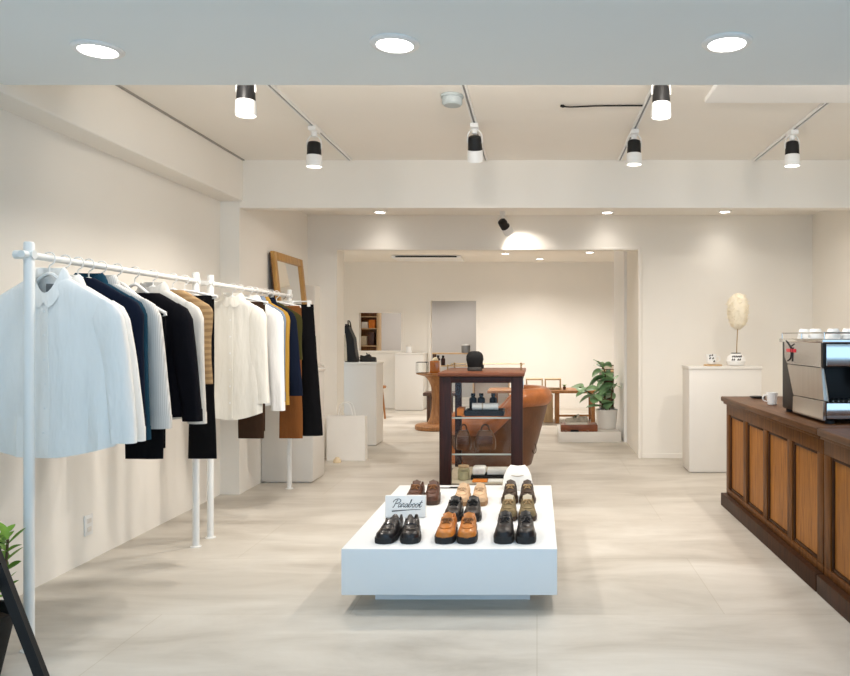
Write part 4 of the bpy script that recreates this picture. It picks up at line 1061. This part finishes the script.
t = thing('pedestal_table', 'round teak pedestal table with a flared stem in the rear room', 'table', (-1.43, 10.7, 0))
ob('table_top', lathe(BM(), [(.05, .745), (.20, .76), (.29, .785), (.29, .80), (.001, .80)], (-1.43, 10.7, 0), 36), TEAK, t)
ob('stem', lathe(BM(), [(.14, .08), (.10, .16), (.075, .3), (.068, .45), (.08, .60), (.12, .70), (.17, .755)], (-1.43, 10.7, 0), 28), TEAK, t)
ob('base', lathe(BM(), [(.30, 0), (.31, .01), (.31, .055), (.29, .07), (.13, .08)], (-1.43, 10.7, 0), 36), TEAK, t)
t = thing('terrarium', 'clear glass box with thin black edges on the pedestal table', 'glass box', (-1.63, 10.62, .80))
bm = BM(); xx, yy = (-1.70, -1.55), (10.55, 10.70); z0, z1 = .803, .955
for x in xx:
    for y in yy: tube(bm, [(x, y, z0), (x, y, z1)], .003, 5)
for z in (z0, z1):
    for x in xx: tube(bm, [(x, yy[0], z), (x, yy[1], z)], .003, 5)
    for y in yy: tube(bm, [(xx[0], y, z), (xx[1], y, z)], .003, 5)
ob('edges', bm, BLACKM, t)
bm = BM()
for x in xx: box(bm, x - .001, x + .001, yy[0] + .003, yy[1] - .003, z0 + .003, z1 - .003)
for y in yy: box(bm, xx[0] + .003, xx[1] - .003, y - .001, y + .001, z0 + .003, z1 - .003)
ob('glass', bm, GLASS, t)
t = thing('diffuser_bottle', 'square amber bottle with a cream stopper on the pedestal table', 'bottle', (-1.445, 10.65, .80))
ob('bottle_body', B(-1.515, -1.375, 10.58, 10.72, .801, .975, .012, 3), AMBER, t)
ob('stopper', lathe(BM(), [(.03, .0), (.045, .004), (.04, .02), (.02, .045), (.001, .05)], (-1.445, 10.65, .976), 18), mat('cream_stopper', (.72, .62, .42), .6), t)
t = thing('stool', 'dark brown stool standing behind the round pedestal table', 'stool', (-1.5, 11.6, 0), 'stools')
ob('seat', B(-1.74, -1.22, 11.42, 11.8, .41, .46, .01), WALNUT, t)
for x in (-1.66, -1.34):
    for y in (11.48, 11.74): ob('leg', B(x - .025, x + .025, y - .025, y + .025, 0, .41, .004), WALNUT, t)
t = thing('stool', 'small pale wooden stool partly hidden behind the passage pedestal', 'stool', (-2.57, 12.0, 0), 'stools')
ob('seat', lathe(BM(), [(.001, .53), (.16, .53), (.165, .52), (.16, .49), (.001, .49)], (-2.58, 12.0, 0), 24), TEAK, t)
for a in range(3): ob('leg', tube(BM(), [(-2.58 + .10 * math.cos(a * 2.09), 12 + .10 * math.sin(a * 2.09), .49), (-2.58 + .15 * math.cos(a * 2.09), 12 + .15 * math.sin(a * 2.09), 0)], .016, 8), TEAK, t)
t = thing('candle_jar', 'small white candle jar on the half-height pedestal at the rear wall', 'candle', (-2.3, 13.45, 1.02))
ob('jar', lathe(BM(), [(.05, 0), (.055, .005), (.055, .11), (.048, .11), (.046, .09), (.001, .09)], (-2.3, 13.45, 1.021), 20), PLASTW, t)
ob('jar_lid', lathe(BM(), [(.05, .1105), (.057, .112), (.057, .13), (.02, .135), (.001, .15)], (-2.3, 13.45, 1.021), 20), WHITE, t)

t = thing('bookcase', 'dark brown bookcase in the rear room behind the fig plant', 'bookcase', (1.35, 12.1, 0))
bm = BM(); box(bm, 1.02, 1.05, 11.9, 12.3, 0, .75, .003); box(bm, 1.67, 1.70, 11.9, 12.3, 0, .75, .003); ob('side_panel', bm, WALNUT, t)
ob('back_panel', B(1.05, 1.67, 12.28, 12.3, 0, .75), WALNUT, t)
ob('bookcase_top', B(1.0, 1.72, 11.88, 12.32, .75, .78, .004), PALEW, t)
for z in (.06, .30, .54): ob('shelf', B(1.05, 1.67, 11.91, 12.28, z, z + .02), WALNUT, t)
t = thing('photo_frame', 'dark framed card lying on the bookcase behind the fig plant', 'frame', (1.2, 12.1, .78))
bm = BM(); box(bm, 1.04, 1.34, 12.0, 12.02, .781, .795); box(bm, 1.04, 1.34, 12.0, 12.02, .845, .86); box(bm, 1.04, 1.055, 12.0, 12.02, .795, .845); box(bm, 1.325, 1.34, 12.0, 12.02, .795, .845)
ob('frame_border', bm, WALNUT, t); ob('frame_card', B(1.055, 1.325, 12.008, 12.014, .795, .845), PAPER, t)

# storeroom behind the rear wall
t = thing('console_table', 'narrow pale console table standing in the grey rear doorway', 'table', (-1.5, 14.35, 0))
ob('table_top', B(-2.02, -.9, 14.2, 14.5, .975, 1.0, .004), PALEW, t)
ob('lower_shelf', B(-1.98, -.94, 14.22, 14.48, .74, .76, .003), PALEW, t)
for x in (-1.98, -.98):
    for y in (14.22, 14.44): ob('leg', B(x, x + .04, y, y + .04, 0, .975, .003), WALNUT, t)
bottle(-1.885, 14.3, .7605, .04, .19, MAHOG, BLACK, 'dark bottle on the console table shelf next to the doorway edge', 'bottles on the console table')
bottle(-1.79, 14.3, .7605, .04, .19, MAHOG, BLACK, 'dark bottle on the console table shelf, second from the doorway edge', 'bottles on the console table')
t = thing('canister', 'grey metal canister with white lid on the console table in the doorway', 'canister', (-1.36, 14.35, 1.0))
ob('canister_body', lathe(BM(), [(.08, 0), (.085, .005), (.085, .13), (.08, .135)], (-1.36, 14.35, 1.001), 24), GREYP, t)
ob('canister_lid', lathe(BM(), [(.083, .136), (.087, .138), (.087, .16), (.001, .165)], (-1.36, 14.35, 1.001), 24), PLASTW, t)
t = thing('storage_shelf', 'pale wooden storage shelf seen through the rear interior window', 'shelf', (-3.22, 14.5, 0))
for x in (-3.45, -3.06): ob('side_panel', B(x, x + .03, 14.3, 14.6, 0, 1.95, .003), PALEW, t)
for z in (.1, .5, .9, 1.12, 1.45, 1.68, 1.93): ob('shelf', B(-3.42, -3.06, 14.3, 14.6, z, z + .02, .002), PALEW, t)
ob('back_panel', B(-3.45, -3.03, 14.6, 14.61, 0, 1.95), TEAK, t)
for x, z, h, m, lab in [(-3.38, 1.1405, .18, LINEN, 'beige box on the storage shelf beside the slim brown box'), (-3.24, 1.1405, .25, LBRN, 'slim brown box on the storage shelf beside the beige box'), (-3.36, 1.4705, .12, PAPER, 'white box on the upper storage shelf'), (-3.22, 1.4705, .16, ORANGE, 'orange box on the upper storage shelf')]:
    tag(ob('storage_box', B(x, x + .12, 14.35, 14.55, z, z + h, .003), m, at=(x, 14.4, z)), lab, 'box', 'boxes on the storage shelf')

# ------------------------------------------------------------------ front corner: potted shrub and easel
px, py = -2.23, 2.86
t = thing('potted_shrub', 'bright green leafy shrub in a black pot at the shop entrance', 'potted plant', (px, py, 0))
ob('pot', lathe(BM(), [(.14, 0), (.15, .005), (.20, .24), (.205, .26), (.19, .26), (.18, .22), (.001, .22)], (px, py, 0), 30), BLACKM, t)
ob('soil', lathe(BM(), [(.182, .222), (.09, .235), (.001, .238)], (px, py, 0), 20), SOIL, t)
bm = BM(); fb = BM()
for s in range(14):
    a = s * 2.4; sp = .04 + .042 * (s % 3)
    P = smooth_path([(px + .3 * sp * math.cos(a), py + .3 * sp * math.sin(a), .22), (px + 1.25 * sp * math.cos(a), py + 1.25 * sp * math.sin(a), .36), (px + 1.45 * sp * math.cos(a), py + 1.45 * sp * math.sin(a), R.uniform(.48, .56))], 6)
    tube(bm, P, .005, 6)
    for k in range(26):
        p = P[2 + int((len(P) - 3) * k / 25)]; b = a + k * 2.1
        leaf(fb, p, (math.cos(b), math.sin(b), R.uniform(.3, 1.1)), R.uniform(.06, .095), R.uniform(.028, .04), R.uniform(0, .4), R.uniform(-.6, .6))
ob('stem', bm, BARK, t); ob('foliage', fb, LEAF2, t)
t = thing('sign_easel', 'black easel with slanting legs at the shop entrance, mostly out of view', 'easel', (-1.95, 2.6, 0))
w = .021
for (xa, za, xb, zb_, ya, yb) in [(-1.657, 0, -2.13, 1.1, 2.60, 2.66), (-2.63, 0, -2.16, 1.1, 2.60, 2.66), (-2.145, 0, -2.145, 1.08, 2.18, 2.62)]:
    d = Vector((xb - xa, 0, zb_ - za)).normalized(); nrm = Vector((d.z, 0, -d.x)) * w
    bm = BM(); loft(bm, [[(xa - nrm.x, ya - .012, za - nrm.z * 0), (xa + nrm.x, ya - .012, za), (xa + nrm.x, ya + .012, za), (xa - nrm.x, ya + .012, za)],
                         [(xb - nrm.x, yb - .012, zb_), (xb + nrm.x, yb - .012, zb_), (xb + nrm.x, yb + .012, zb_), (xb - nrm.x, yb + .012, zb_)]])
    ob('leg', bm, BLACK, t, smooth=False)
ob('ledge', B(-2.45, -1.87, 2.55, 2.62, .46, .48, .003), BLACK, t)

# ------------------------------------------------------------------ world, camera
w = bpy.data.worlds.new('World'); bpy.context.scene.world = w; w.use_nodes = True
bg = w.node_tree.nodes['Background']; bg.inputs['Color'].default_value = (.50, .755, 1.0, 1); bg.inputs['Strength'].default_value = 1.4
cd = bpy.data.cameras.new('Camera'); cam = bpy.data.objects.new('Camera', cd); COL.objects.link(cam)
cam.location = (0, 0, 1.34); cam.rotation_euler = (PI / 2, 0, 0)
cd.sensor_width = 36; cd.lens = 750 / 850 * 36; cd.shift_x = -112 / 850; cd.shift_y = -3 / 850
cd.clip_start = .05; cd.clip_end = 60
sc = bpy.context.scene
sc.camera = cam
sc.view_settings.view_transform = 'Standard'; sc.view_settings.look = 'None'
sc.view_settings.exposure = .46; sc.view_settings.gamma = 1.; sc.view_settings.use_curve_mapping = False
sc.cycles.max_bounces = 10; sc.cycles.diffuse_bounces = 8; sc.cycles.glossy_bounces = 3; sc.cycles.transparent_max_bounces = 12
sc.cycles.sample_clamp_indirect = 4.
